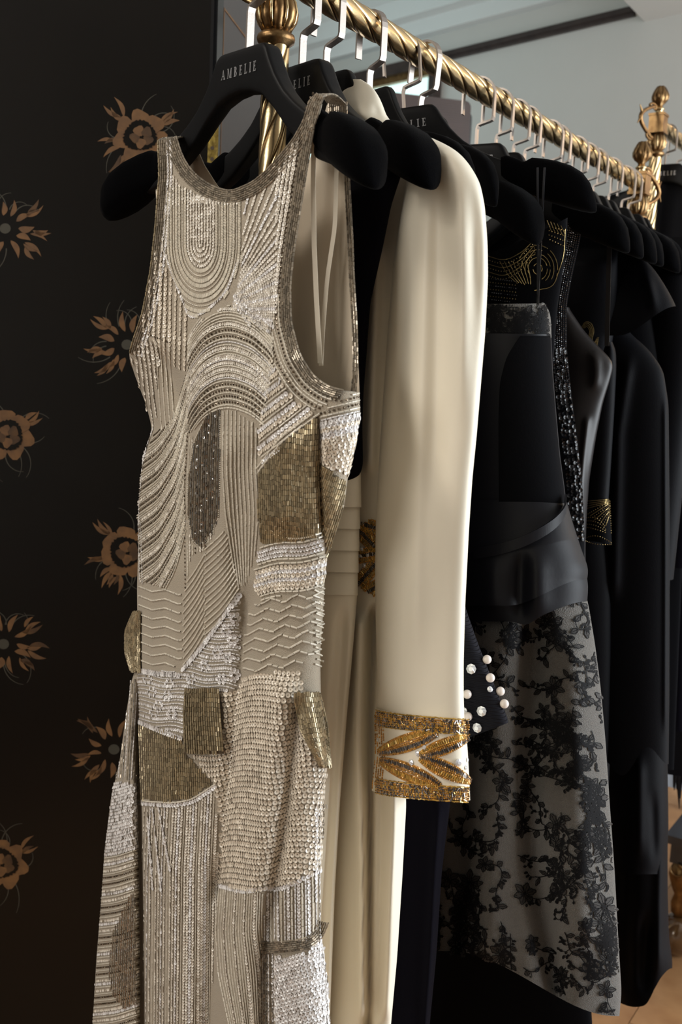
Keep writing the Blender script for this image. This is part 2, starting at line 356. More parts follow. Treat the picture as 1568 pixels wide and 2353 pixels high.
# serif capitals for the hanger print
def glyphs():
    g = {}; bx = lambda a, b, c, d: [(a, b), (c, b), (c, d), (a, d)]
    st = lambda a, c: [bx(a, 0, c, 1), bx(a-.1, 0, c+.1, .07), bx(a-.1, .93, c+.1, 1)]
    g['I'] = (.42, st(.12, .30)); g['L'] = (.66, st(.12, .30)+[bx(.2, 0, .62, .08), bx(.55, 0, .62, .24)])
    g['E'] = (.68, st(.12, .30)+[bx(.2, 0, .62, .08), bx(.55, 0, .62, .24), bx(.2, .92, .58, 1), bx(.52, .78, .58, 1), bx(.2, .48, .48, .55), bx(.44, .40, .48, .63)])
    g['A'] = (.86, [[(.08, 0), (.16, 0), (.45, .94), (.40, 1)], [(.60, 0), (.80, 0), (.47, 1), (.40, 1)], bx(.2, .30, .64, .37), bx(0, 0, .26, .07), bx(.52, 0, .9, .07)])
    g['M'] = (1.06, [bx(.12, 0, .18, 1), bx(.02, 0, .3, .07), [(.12, 1), (.30, 1), (.56, .05), (.50, 0)], [(.50, 0), (.55, 0), (.84, 1), (.78, 1)], bx(.76, 0, .94, 1), bx(.68, 0, 1.02, .07), bx(.02, .93, .2, 1), bx(.8, .93, 1.02, 1)])
    B = st(.12, .30)
    for c, ry, ox in ((.755, .245, .56), (.27, .27, .64)):
        p = [(math.sin(t*math.pi/8), math.cos(t*math.pi/8)) for t in range(9)]
        for (a, b), (d, e) in zip(p[:-1], p[1:]):
            B.append([(.3+(ox-.3)*a, c+ry*b), (.3+(ox-.3)*d, c+ry*e), (.3+(ox-.47)*d, c+(ry-.07)*e), (.3+(ox-.47)*a, c+(ry-.07)*b)])
    g['B'] = (.74, B); return g
def lettering(text, width, cap, zc, y):
    g = glyphs(); tot = sum(g[c][0]+.42 for c in text)-.42; k = width/tot; x = -width/2; mb = MB()
    for c in text:
        w, qs = g[c]
        for qd in qs: mb.add([(x+a*k, y+bend(x+a*k), zc+(b-.5)*cap) for a, b in qd], [(0, 1, 2, 3)])
        x += (w+.42)*k
    return mesh(mb.v, mb.f, 'letter', False)
ME_TEXT = lettering('AMBELIE', .056, .0088, -.0205, -.0108)
def hook_mesh(drop):
    a = .0215; zc = RR-a+.001; pts = [(0, -drop-.004), (0, -.050)]
    pts += [(.0015, -.0455), (.005, -.044), (a-.005, -.041), (a-.0012, -.0395), (a, -.036), (a, zc)]
    pts += [(a*math.cos(t), zc+a*math.sin(t)) for t in np.linspace(0, math.pi, 14)[1:]] + [(-a, -.030)]
    P = np.array(pts); T = np.gradient(P, axis=0); T /= np.linalg.norm(T, axis=1)[:, None]; Nn = np.stack([T[:, 1], -T[:, 0]], -1)
    V = []; hw, ht = .0040, .0012
    for p, n in zip(P, Nn):
        for sy, st_ in ((-1, -1), (1, -1), (1, 1), (-1, 1)): V.append((p[0]+n[0]*ht*st_, sy*hw, p[1]+n[1]*ht*st_+drop))
    m = len(P); Fc = [(i*4+k, i*4+(k+1) % 4, (i+1)*4+(k+1) % 4, (i+1)*4+k) for i in range(m-1) for k in range(4)]+[(3, 2, 1, 0), (m*4-4, m*4-3, m*4-2, m*4-1)]
    return mesh(V, Fc, 'steel', False)
HOOKS = {}
def make_hanger(i, y, phi, tilt, drop, label, X=0., zr=ZR, group='black hangers on the brass rails'):
    h = thing('clothes_hanger', label, 'hanger', (X, y, zr-drop), group)
    h.rotation_euler = (0, math.radians(tilt), -math.radians(phi))
    parts = [link('hanger_body', ME_BODY, h, label='matte black wooden body')]+[link('shoulder_pad', me, h, label='black velvet shoulder pad') for me in ME_PAD]
    if i in (2, 3):
        for q in parts: q.scale = (1, .5, 1)      # slimmer hangers inside the sleeved gowns
    if round(drop, 4) not in HOOKS: HOOKS[round(drop, 4)] = hook_mesh(drop)
    link('hook', HOOKS[round(drop, 4)], h, label='flat brushed metal hook'); link('lettering', ME_TEXT, h, label='silver brand lettering')
    return h
HL = ['black hanger with velvet pads holding the cream sequin dress', 'black hanger with velvet pads holding the black and cream gown with pleated waist',
      'black hanger mostly hidden under the shoulders of the cream long sleeved gown', 'black hanger right behind the cream long sleeved gown, holding the pearl studded garment',
      'black hanger with velvet pads holding the strapless lace skirt dress', 'black hanger just behind the lace skirt dress, holding the gold embroidered black top',
      'black hanger with velvet pads holding the bead strapped black dress', 'black hanger with velvet pads holding the dark satin dress with pointed bust',
      'black hanger with velvet pads holding the black dress with gold beaded cuffs', 'black hanger holding the black gown with a wide shoulder ruffle',
      'black hanger holding the long black gown with the flared hem'] + ['black hanger among the black garments at the far end of the rail']*7
for i in range(18): make_hanger(i, HY[i], PHI[i], TILT[i], DROP[i], HL[i])

# ------------------------------------------------------------------ cloth
class Plane:
    """a garment's own upright plane under its hanger; h is metres out of it towards the rail's near end"""
    def __init__(s, y, phi, X=0., zr=ZR):
        f = math.radians(phi); s.o = np.array([X, y, zr]); s.u = np.array([math.cos(f), -math.sin(f), 0]); s.n = np.array([-math.sin(f), -math.cos(f), 0])
    def px(s, x, y, h):
        r = ray(x, y); k = ((s.o-CAM) @ s.n + h)/(r @ s.n); return CAM + r*k[..., None]
    def uv(s, u, z, h):
        u, z, h = np.broadcast_arrays(np.asarray(u, float), np.asarray(z, float), np.asarray(h, float))
        return s.o + u[..., None]*s.u + h[..., None]*s.n + z[..., None]*np.array([0, 0, 1.])
def curve(pts, sm=14.):
    """x(y) through (x, y) points, smoothed"""
    p = np.array(sorted(pts, key=lambda q: q[1]), float); ys = np.linspace(p[0, 1], p[-1, 1], 500); xs = np.interp(ys, p[:, 1], p[:, 0])
    st = (ys[-1]-ys[0])/499; k = max(1, int(sm/st)) if st > 0 else 1
    if k > 1:
        for _ in range(2):
            pad = np.concatenate([2*xs[0]-xs[k:0:-1], xs, 2*xs[-1]-xs[-2:-k-2:-1]]); xs = np.convolve(pad, np.ones(2*k+1)/(2*k+1), 'valid')
    return lambda y: np.interp(y, ys, xs)
def sstep(a, b, x): t = np.clip((x-a)/(b-a), 0, 1); return t*t*(3-2*t)
def folds_fn(folds, fade=70):
    fs = [(curve(p, 10), a, w, min(q[1] for q in p), max(q[1] for q in p)) for p, a, w in folds]
    def fn(x, y):
        h = np.zeros_like(x)
        for c, a, w, y0, y1 in fs: h = h + a*np.exp(-((x-c(y))/w)**2)*sstep(y0-1, y0+fade, y)*(1-sstep(y1-fade, y1+1, y))
        return h
    return fn
def tube_cloth(name, parent, mt, fn, L, R, top, bot, bulge=.03, back=None, folds=(), drape=None, na=120, ny=110, base=0., pinch=.0, fade=70, ex=1.0, label=None, both=False):
    """closed cloth tube between contours L and R in the coordinates of fn (pixels or metres); top / bot are y values or functions of s"""
    Lf, Rf = curve(L), curve(R); a = np.linspace(0, 2*np.pi, na, endpoint=False); s = (1-np.cos(a))/2
    tf = top if callable(top) else (lambda s: np.full_like(s, top)); bf = bot if callable(bot) else (lambda s: np.full_like(s, bot))
    t = np.linspace(0, 1, ny)[:, None]; Y = tf(s)[None]*(1-t)+bf(s)[None]*t; l, r = Lf(Y), Rf(Y); X = l+(r-l)*s[None]
    sa = np.sin(a)[None]*np.ones_like(t); bk = bulge if back is None else back
    bl = (np.interp(t, np.linspace(0, 1, len(bulge)), bulge) if isinstance(bulge, (list, tuple)) else bulge); bk = (np.interp(t, np.linspace(0, 1, len(bk)), bk) if isinstance(bk, (list, tuple)) else bk)
    pw = sstep(0, pinch, t)*.85+.15 if pinch else 1.
    H = base + np.where(sa > 0, bl, bk)*np.sign(sa)*np.abs(sa)**ex*pw
    fw = np.clip(np.abs(sa)*2.2, 0, 1)*np.where(sa > 0, 1, .6)
    if folds: H = H + folds_fn(folds, fade)(X, Y)*fw
    if drape: H = H + drape(s[None]*np.ones_like(t), t*np.ones_like(X))*fw
    V = fn(X, Y, H).reshape(-1, 3); i, j = np.meshgrid(np.arange(ny-1), np.arange(na), indexing='ij'); j2 = (j+1) % na
    Fc = np.stack([i*na+j, (i+1)*na+j, (i+1)*na+j2, i*na+j2], -1).reshape(-1, 4)
    return obj(name, V, Fc, mt, parent, label=label)
def sheet(name, parent, mt, fn, L, R, top, bot, h, nx=60, ny=60, folds=(), label=None, kind=None, thick=0.0015):
    """open cloth sheet with a small real thickness"""
    Lf, Rf = curve(L), curve(R); s = np.linspace(0, 1, nx); tf = top if callable(top) else (lambda s: np.full_like(s, top)); bf = bot if callable(bot) else (lambda s: np.full_like(s, bot))
    t = np.linspace(0, 1, ny)[:, None]; Y = tf(s)[None]*(1-t)+bf(s)[None]*t; l, r = Lf(Y), Rf(Y); X = l+(r-l)*s[None]
    H = (h(s[None]*np.ones_like(t), t*np.ones_like(X)) if callable(h) else np.full_like(X, h))
    if folds: H = H+folds_fn(folds)(X, Y)
    V1 = fn(X, Y, H).reshape(-1, 3); V2 = fn(X, Y, H-thick).reshape(-1, 3); n = nx*ny
    i, j = np.meshgrid(np.arange(ny-1), np.arange(nx-1), indexing='ij'); q = np.stack([i*nx+j, (i+1)*nx+j, (i+1)*nx+j+1, i*nx+j+1], -1).reshape(-1, 4)
    rim = [k for k in range(nx)]+[k*nx+nx-1 for k in range(1, ny)]+[(ny-1)*nx+k for k in range(nx-2, -1, -1)]+[k*nx for k in range(ny-2, 0, -1)]
    side = [(rim[k], rim[(k+1) % len(rim)], n+rim[(k+1) % len(rim)], n+rim[k]) for k in range(len(rim))]
    return obj(name, np.concatenate([V1, V2]), q.tolist()+(q[:, ::-1]+n).tolist()+side, mt, parent, label=label, kind=kind)
def ribbon(name, parent, mt, P, w, t=.0008, side=None, label=None):
    """flat strip along world path P, w wide along side"""
    P = np.asarray(P, float); sd = np.asarray(side, float)/np.linalg.norm(side); T = np.gradient(P, axis=0); Nn = np.cross(T, sd); Nn /= np.linalg.norm(Nn, axis=1)[:, None]; V = []
    for p, n in zip(P, Nn):
        for a, b in ((-1, -1), (1, -1), (1, 1), (-1, 1)): V.append(p+sd*a*w/2+n*b*t/2)
    m = len(P); Fc = [(i*4+k, i*4+(k+1) % 4, (i+1)*4+(k+1) % 4, (i+1)*4+k) for i in range(m-1) for k in range(4)]+[(3, 2, 1, 0), (m*4-4, m*4-3, m*4-2, m*4-1)]
    return obj(name, V, Fc, mt, parent, smooth=False, label=label)

# ------------------------------------------------------------------ beads
def t_disc(n=8):
    v = [(0, 0, .16)]+[(.5*math.cos(2*math.pi*k/n), .5*math.sin(2*math.pi*k/n), .02) for k in range(n)]; return np.array(v), [(0, 1+k, 1+(k+1) % n) for k in range(n)]
def t_sequin(n=10):
    v = [(.12*math.cos(2*math.pi*k/n), .12*math.sin(2*math.pi*k/n), .02) for k in range(n)]+[(.34*math.cos(2*math.pi*k/n), .34*math.sin(2*math.pi*k/n), .05) for k in range(n)]+[(.5*math.cos(2*math.pi*k/n), .5*math.sin(2*math.pi*k/n), .13) for k in range(n)]
    f = []
    for r in (0, 1): f += [(r*n+k, (r+1)*n+k, (r+1)*n+(k+1) % n, r*n+(k+1) % n) for k in range(n)]
    return np.array(v), f
def t_bugle(n=6):
    v = []
    for x, r in ((-.5, .36), (-.47, .5), (.47, .5), (.5, .36)): v += [(x, r*math.cos(2*math.pi*k/n), r*math.sin(2*math.pi*k/n)) for k in range(n)]
    return np.array(v), [(r*n+k, (r+1)*n+k, (r+1)*n+(k+1) % n, r*n+(k+1) % n) for r in range(3) for k in range(n)]
def t_ball():
    bm = bmesh.new(); bmesh.ops.create_icosphere(bm, subdivisions=1, radius=.5); v = np.array([x.co[:] for x in bm.verts]); f = [tuple(q.index for q in p.verts) for p in bm.faces]; bm.free(); return v, f
def t_gem():
    n = 8; v = [(.22*math.cos(2*math.pi*(k+.5)/n), .22*math.sin(2*math.pi*(k+.5)/n), .30) for k in range(n)]+[(.5*math.cos(2*math.pi*k/n), .5*math.sin(2*math.pi*k/n), .12) for k in range(n)]+[(.48*math.cos(2*math.pi*k/n), .48*math.sin(2*math.pi*k/n), 0) for k in range(n)]
    f = [tuple(range(n))]+[(k, n+k, (k+1) % n) for k in range(n)]+[((k+1) % n, n+k, n+(k+1) % n) for k in range(n)]+[(n+k, 2*n+k, 2*n+(k+1) % n, n+(k+1) % n) for k in range(n)]
    return np.array(v), f
TPL = dict(seq=t_sequin(), disc=t_disc(), bug=t_bugle(), ball=t_ball(), gem=t_gem())
# type: template, length mm (along the row), width mm, step mm, lift mm, tilt, material, across
BT = dict(
    seq=('seq', 4.8, 4.8, 3.9, .9, .13, 'seq_ivory'), seqp=('seq', 4.9, 4.9, 4.75, .8, .09, 'seq_peach'), seqw=('seq', 4.6, 4.6, 4.3, .8, .14, 'seq_white'), seqb=('seq', 6.0, 6.0, 4.0, 1.0, .14, 'seq_white'),
    seqs=('seq', 3.3, 3.3, 3.0, .7, .14, 'seq_ivory'), seqws=('seq', 3.5, 3.5, 3.2, .7, .16, 'seq_white'), seqg=('seq', 3.8, 3.8, 6.5, 1.2, .4, 'bugle_silver'),
    bug=('bug', 4.6, 1.5, 4.8, .8, .06, 'bugle_ivory'), bugs=('bug', 3.0, 1.2, 3.15, .6, .06, 'bugle_ivory'), bugl=('bug', 6.5, 1.7, 6.8, .9, .05, 'bugle_ivory'), bugw=('bug', 4.6, 1.4, 4.8, .7, .06, 'seq_white'),
    gold=('bug', 4.4, 1.9, 4.6, .9, .08, 'bugle_gold'), pew=('bug', 3.7, 1.7, 3.9, .9, .08, 'bugle_pewter'), sil=('bug', 3.6, 1.5, 3.8, .9, .08, 'bugle_silver'),
    bar=('bug', 3.6, 1.3, 1.5, .7, .06, 'bugle_ivory', True), cry=('gem', 2.3, 2.3, 4.3, .5, .1, 'crystal_dark'), dot=('ball', 1.4, 1.4, 2.0, .5, 0, 'bugle_ivory'),
    amb=('ball', 2.1, 2.1, 1.9, .8, .2, 'amber_bead'), gbg=('bug', 4.4, 1.5, 4.2, .9, .1, 'gold_bugle'), gbx=('bug', 4.2, 1.4, 2.1, 1.1, .15, 'gold_bugle', True), gry=('bug', 4.4, 1.5, 2.0, 1.2, .15, 'grey_bugle', True),
    bkb=('ball', 2.4, 2.4, 2.7, .9, .1, 'bead_black'), bks=('seq', 5.5, 5.5, 4.6, 1.2, .4, 'seq_black'), gth=('bug', 3.4, .9, 3.5, .5, .05, 'gold_thread'), gdt=('ball', 1.5, 1.5, 3.4, .5, .1, 'gold_thread'))
def inside(poly, x, y):
    p = np.asarray(poly, float); r = np.zeros(x.shape, bool); n = len(p)
    for k in range(n):
        x1, y1 = p[k]; x2, y2 = p[(k+1) % n]
        if y1 == y2: continue
        c = ((y1 > y) != (y2 > y)) & (x < (x2-x1)*(y-y1)/(y2-y1)+x1); r ^= c
    return r
def dense(pl, st=3.):
    p = np.asarray(pl, float); d = np.concatenate([[0], np.cumsum(np.hypot(*np.diff(p, axis=0).T))]); n = max(2, int(d[-1]/st)+1); q = np.linspace(0, d[-1], n)
    return np.stack([np.interp(q, d, p[:, 0]), np.interp(q, d, p[:, 1])], -1)
def smooth_pl(pl, st=4., k=4):
    p = dense(pl, st); n = len(p)
    if n < 2*k+2: return p
    pad = np.concatenate([np.repeat(p[:1], k, 0), p, np.repeat(p[-1:], k, 0)]); w = np.ones(2*k+1)/(2*k+1)
    q = np.stack([np.convolve(pad[:, 0], w, 'valid'), np.convolve(pad[:, 1], w, 'valid')], -1); q[0] = p[0]; q[-1] = p[-1]; return q
def offset(pl, o, st=4.):
    p = smooth_pl(pl, st); t = np.gradient(p, axis=0); t /= np.linalg.norm(t, axis=1)[:, None]+1e-9; return p + o*np.stack([-t[:, 1], t[:, 0]], -1)
class Beads:
    """beads threaded in rows over a cloth surface W(px, py, lift) -> world; one mesh per material"""
    single = (); ind = []
    def __init__(s, W): s.W = W; s.d = {}; s.ind = []
    def row(s, pl, ty, clip=None, keep=1., jit=.04):
        tp = BT[ty]; p = dense(pl, 2.5); Wp = s.W(p[:, 0], p[:, 1], 0.); d = np.concatenate([[0], np.cumsum(np.linalg.norm(np.diff(Wp, axis=0), axis=1))])
        if d[-1] < tp[3]*.0012: return
        q = np.arange(RNG.random()*tp[3]*.0004, d[-1], tp[3]*.001)
        if len(q) < 1: return
        x, y = np.interp(q, d, p[:, 0]), np.interp(q, d, p[:, 1]); dx, dy = np.gradient(p[:, 0]), np.gradient(p[:, 1]); l = np.hypot(dx, dy)+1e-9
        tx, ty_ = np.interp(q, d, dx/l), np.interp(q, d, dy/l)
        if clip is not None: m = inside(clip, x, y)
        else: m = np.ones(len(x), bool)
        if keep < 1: m &= RNG.random(len(x)) < keep
        s.put(x[m], y[m], tx[m], ty_[m], ty, jit)
    def put(s, x, y, tx, ty_, ty, jit=.04):
        if not len(x): return
        tp = BT[ty]; e = 1.5; lift = tp[4]*.001
        P = s.W(x, y, lift); T = s.W(x+tx*e, y+ty_*e, lift)-s.W(x-tx*e, y-ty_*e, lift); T /= np.linalg.norm(T, axis=1)[:, None]+1e-12
        A = s.W(x+e, y, 0.)-s.W(x-e, y, 0.); B = s.W(x, y+e, 0.)-s.W(x, y-e, 0.); Nn = np.cross(B, A); Nn /= np.linalg.norm(Nn, axis=1)[:, None]+1e-12
        fl = np.sign(np.sum(Nn*(CAM-P), 1))[:, None]; Nn = Nn*fl
        Nn = Nn + RNG.normal(0, tp[5], Nn.shape); Nn /= np.linalg.norm(Nn, axis=1)[:, None]
        T = T + RNG.normal(0, jit, T.shape); T -= Nn*np.sum(T*Nn, 1)[:, None]; T /= np.linalg.norm(T, axis=1)[:, None]; Bn = np.cross(Nn, T)
        if len(tp) > 7: T, Bn = Bn, -T
        v, f = TPL[tp[0]]; L, Wd = tp[1]*.001*RNG.uniform(.92, 1.06, len(x)), tp[2]*.001
        th = Wd
        V = P[:, None]+T[:, None]*(v[None, :, 0:1]*L[:, None, None])+Bn[:, None]*(v[None, :, 1:2]*Wd)+Nn[:, None]*(v[None, :, 2:3]*th)
        if ty in s.single and len(s.ind) < 300:
            n0 = min(len(x), 300-len(s.ind)); s.ind += [(P[i], T[i], Bn[i], Nn[i], L[i], tp[6]) for i in range(n0)]; V = V[n0:]
        if len(V): s.d.setdefault(tp[6], []).append((V, f))
    def build(s, name, parent, label=None):
        for mk, lst in s.d.items():
            vs, fs, b = [], [], 0
            for V, f in lst:
                n, k = V.shape[:2]; vs.append(V.reshape(-1, 3))
                for i in range(n): fs += [tuple(b+i*k+j for j in q) for q in f]
                b += n*k
            obj(name, np.concatenate(vs), fs, mk, parent, smooth=(mk.startswith(('seq', 'pearl'))), kind='stuff', label=label)
        s.d = {}
def lines(poly, ang, sp, wav=0., wl=60., ph=0.):
    """parallel rows at ang degrees (0 = across, 90 = down) covering a polygon"""
    p = np.asarray(poly, float); c = p.mean(0); a = math.radians(ang); d = np.array([math.cos(a), math.sin(a)]); n = np.array([-d[1], d[0]])
    u = (p-c) @ d; w = (p-c) @ n; out = []
    for o in np.arange(w.min()+sp*.4, w.max(), sp):
        t = np.arange(u.min()-5, u.max()+5, 4.); q = c+t[:, None]*d+(o+wav*np.sin(2*np.pi*t/wl+ph+o*.01))[:, None]*n; out.append(q)
    return out
def surf(fn, L, R, base, bulge, ex=1., folds=None):
    """front surface of a tube_cloth as W(px, py, lift)"""
    Lf, Rf = curve(L), curve(R); ff = folds_fn(folds) if folds else None
    def Wf(x, y, lift):
        s = np.clip((x-Lf(y))/(Rf(y)-Lf(y)), 0, 1); sa = np.sqrt(np.clip(1-(2*s-1)**2, 0, 1)); H = base+bulge*sa**ex
        if ff: H = H+ff(x, y)*np.clip(sa*2.2, 0, 1)
        return fn(x, y, H+lift)
    return Wf

# ------------------------------------------------------------------ 1. cream sequin dress
D1 = Plane(HY[0], 13)
LD_P = [(362, 325), (365, 400), (356, 520), (345, 620), (326, 720), (298, 800), (296, 818), (310, 862), (336, 930), (350, 985), (338, 1030), (324, 1085), (320, 1160), (318, 1250), (315, 1350), (316, 1450), (314, 1530), (302, 1565), (290, 1640), (275, 1750), (256, 1830), (241, 1950), (232, 2080), (222, 2200), (213, 2353), (200, 2600)]
RD_P = [(796, 235), (800, 330), (806, 430), (812, 540), (816, 640), (822, 740), (825, 860), (828, 940), (820, 1020), (800, 1095), (792, 1160), (772, 1225), (752, 1275), (746, 1340), (742, 1420), (736, 1500), (738, 1600), (748, 1680), (750, 1770), (742, 1850), (738, 1960), (735, 2050), (738, 2150), (748, 2230), (756, 2353), (775, 2600)]
LD, RD = curve(LD_P, 10), curve(RD_P, 10)
FD = folds_fn([([(345, 775), (395, 860), (430, 960), (425, 1100), (420, 1320)], -.008, 18), ([(480, 690), (462, 850), (455, 1000)], .006, 26), ([(600, 700), (612, 900), (592, 1100)], -.005, 20),
    ([(672, 760), (650, 900), (610, 1040)], .005, 26), ([(520, 980), (512, 1300), (535, 1470)], .006, 22), ([(572, 1330), (556, 1550), (530, 1800), (500, 2100)], -.008, 20), ([(650, 1540), (605, 1900), (560, 2250), (550, 2500)], .009, 36),
    ([(690, 1580), (655, 1900), (612, 2160), (610, 2500)], -.006, 15), ([(317, 1520), (317, 1700), (321, 1850), (325, 2100), (330, 2600)], -.020, 9), ([(365, 1560), (395, 2000), (410, 2500)], .010, 42),
    ([(500, 1960), (488, 2200), (478, 2600)], -.010, 22), ([(735, 930), (735, 1100), (745, 1260)], -.007, 9), ([(660, 960), (655, 1100), (650, 1250)], .007, 40), ([(280, 1800), (270, 2100), (262, 2600)], .008, 26), ([(390, 600), (385, 700), (400, 800)], -.004, 20)])
def h1(x, y):
    l, r = LD(y), RD(y); sg = np.clip((x-l)/(r-l)*2-1, -1, 1); w = sstep(780, 900, y)
    B = np.interp(y, [200, 330, 450, 600, 800, 1000, 1300, 1700, 2353, 2700], [.026, .026, .028, .034, .038, .044, .036, .042, .05, .052])
    return B*((1-w)+w*np.sqrt(np.clip(1-np.abs(sg)**2.6, 0, 1))) + FD(x, y)*np.clip((1-np.abs(sg))*8, 0, 1)
def W1(x, y, lift=0.): return D1.px(np.asarray(x, float), np.asarray(y, float), h1(np.asarray(x, float), np.asarray(y, float))+lift)
dress = thing('beaded_dress', 'cream sleeveless dress covered in sequins, bugle beads and gold bead patches', 'dress', (0, HY[0], .7), 'gowns on the front brass rack')
AH = [(742, 226), (728, 250), (720, 300), (706, 380), (690, 480), (674, 580), (666, 660), (668, 740), (688, 815), (720, 865), (755, 890), (786, 897)]
RF = curve(AH+[(826, 901)]+[p for p in RD_P if p[1] > 905], 5); NLp = [(405, 318), (415, 350), (430, 380), (455, 408), (490, 430), (530, 441)]; NRp = [(714, 226), (700, 275), (675, 320), (640, 362), (610, 395), (580, 420), (530, 441)]
NL, NR = curve(NLp, 4), curve(NRp, 4)
def patch(Wf, Lf, Rf, y0, y1, nx, ny, flip=False):
    y = np.linspace(y0, y1, ny)[:, None]; s = np.linspace(0, 1, nx)[None]; l, r = Lf(y), Rf(y); X = l+(r-l)*s; Y = y+0*s
    V = Wf(X, Y, 0.).reshape(-1, 3); i, j = np.meshgrid(np.arange(ny-1), np.arange(nx-1), indexing='ij'); return V, np.stack([i*nx+j, (i+1)*nx+j, (i+1)*nx+j+1, i*nx+j+1], -1).reshape(-1, 4)
def joinp(ps):
    vs, fs, b = [], [], 0
    for V, f in ps: vs.append(V); fs.append(np.asarray(f)+b); b += len(V)
    return np.concatenate(vs), np.concatenate(fs)
V, f = joinp([patch(W1, LD, NL, 325, 441, 14, 30), patch(W1, NR, RF, 228, 441, 14, 50), patch(W1, LD, RF, 441, 905, 90, 110), patch(W1, LD, RF, 905, 2600, 110, 300)])
obj('front_panel', V, f, 'net', dress, label='beige net base')
def hb(x, y):
    l, r = LD(y), RD(y); sg = np.clip((x-l)/(r-l)*2-1, -1, 1); w = sstep(800, 930, y)
    return -.020*((1-w)+w*np.sqrt(np.clip(1-np.abs(sg)**2.6, 0, 1)))*np.interp(y, [200, 2600], [1, 1.1]) + .003*np.sin(x/13.+y/300.)*(1-w)
def WB(x, y, lift=0.): return D1.px(np.asarray(x, float), np.asarray(y, float), hb(np.asarray(x, float), np.asarray(y, float))+lift)
LBp = curve([(402, 345), (380, 500), (352, 650), (312, 800), (297, 820)]+[p for p in LD_P if p[1] > 850], 8)
NLb = curve([(455, 345), (470, 380), (490, 412), (530, 470), (590, 521)], 4); NRb = curve([(752, 240), (735, 300), (700, 400), (650, 480), (590, 521)], 4)
V, f = joinp([patch(WB, LBp, NLb, 345, 521, 12, 30), patch(WB, NRb, RD, 240, 521, 30, 40), patch(WB, LBp, RD, 521, 2600, 70, 200)])
obj('back_panel', V, f, 'lining', dress, label='plain beige lining of the back')
Bd = Beads(WB)
for o in (2, 7, 12): Bd.row(offset([(800, 300), (806, 430), (812, 540), (816, 640), (822, 740), (825, 850), (820, 900)], o, 6), 'pew')
Bd.row([(455, 345), (470, 380), (490, 412), (530, 470)], 'dot')
for x in np.arange(756, 800, 4.5): Bd.row([(x, 238), (x+1, 300)], 'pew')
for x in np.arange(404, 456, 6): Bd.row([(x, 346), (x+2, 372)], 'pew')
Bd.build('back_bead_trim', dress)
# straps over the hanger
def bridge(F0, F1, B0, B1):
    F0, F1, B0, B1 = map(lambda q: np.array(q, float), (F0, F1, B0, B1))
    def Wq(x, y, lift):
        s, t = (np.asarray(x, float)/100)[..., None], (np.asarray(y, float)/100)[..., None]; p = (F0*(1-s)+F1*s)*(1-t)+(B0*(1-s)+B1*s)*t; t = t[..., 0]
        return D1.px(p[..., 0], p[..., 1]-15*np.sin(np.pi*t)-lift*2000, .026*(1-t)-.020*t)
    return Wq
Bd = Beads(W1); Bp = []
for q in (((362, 325), (405, 320), (402, 347), (455, 347)), ((714, 228), (742, 226), (755, 242), (797, 242))):
    Wq = bridge(*q); Bp.append(patch(Wq, lambda y: 0*y, lambda y: 100+0*y, 0, 100, 8, 14)); Bq = Beads(Wq)
    for o in range(6, 100, 11): Bq.row([(o, 0), (o, 100)], 'pew')
    Bq.build('strap_bead_trim', dress)
for V, f in Bp: obj('strap', V, f, 'net', dress)
def ground(poly, lift=.0004, c=4., mt='bead_ground', name='bead_ground', W_=None):
    W_ = W_ or W1; p = np.asarray(poly, float); x0, y0 = p.min(0); x1, y1 = p.max(0); xs, ys = np.arange(x0, x1+c, c), np.arange(y0, y1+c, c); X, Y = np.meshgrid(xs, ys); V = W_(X, Y, lift).reshape(-1, 3); n = len(xs)
    m = inside(p, X[:-1, :-1]+c/2, Y[:-1, :-1]+c/2); i, j = np.nonzero(m); f = np.stack([i*n+j, (i+1)*n+j, (i+1)*n+j+1, i*n+j+1], -1); u, inv = np.unique(f, return_inverse=True)
    obj(name, V[u], inv.reshape(f.shape), mt, dress)
def strip_ground(pl, o0, o1, lift=.0004):
    a, b = offset(pl, o0), offset(pl, o1); m = (a+b)/2; n = len(a); V = np.concatenate([W1(*q.T, lift) for q in (a, m, b)]); obj('bead_ground', V, [(r*n+i, r*n+i+1, (r+1)*n+i+1, (r+1)*n+i) for r in (0, 1) for i in range(n-1)], 'bead_ground', dress)
# --- neckline and armhole trims
neck = [(405, 316)]+NLp[1:]+NRp[::-1][1:]
strip_ground(neck, -2, 27)
for o in np.arange(-1, 27, 4.6): Bd.row(offset(neck, o), 'pew')
arm_l = [(362, 325), (365, 400), (356, 520), (345, 620), (326, 720), (300, 796), (297, 812)]
strip_ground(arm_l, 0, -20)
for k, o in enumerate(np.arange(1, 20, 4.6)): Bd.row(offset(arm_l, -o), 'pew' if k else 'gold')
strip_ground(AH, -1, 22)
for o in np.arange(-1, 22, 4.6): Bd.row(offset(AH, o), 'pew')
Bd.row(offset(AH, 25), 'cry')
Bd.build('bead_trim', dress, 'pewter bugle bead edging')
# --- bodice motifs
def U(d, x0=462, yt=430, yb=560, k=1.75):
    t = np.linspace(math.pi, 0, 24); return [(x0-d, yt), (x0-d, yb)]+[(x0+d*math.cos(q), yb+k*d*math.sin(q)) for q in t]+[(x0+d, yb), (x0+d, yt)]
pu = [(396, 400), (420, 430), (470, 455), (530, 466), (556, 462), (556, 600), (520, 680), (470, 722), (437, 733), (420, 690), (372, 575), (376, 480)]
for k, d in enumerate(np.arange(3, 96, 6.6)): Bd.row(U(d), 'seqs' if d < 34 else ('bar' if k % 3 else 'bugs'), pu)
for x in range(392, 552, 7): Bd.row([(x, 405), (x, 470)], 'seqs', pu)
Bd.row(smooth_pl([(372, 560), (400, 640), (437, 733), (475, 715), (520, 672), (548, 600)]), 'seqws')
pf = [(562, 455), (610, 430), (648, 378), (640, 520), (640, 700), (622, 765), (570, 732), (536, 702), (555, 620)]
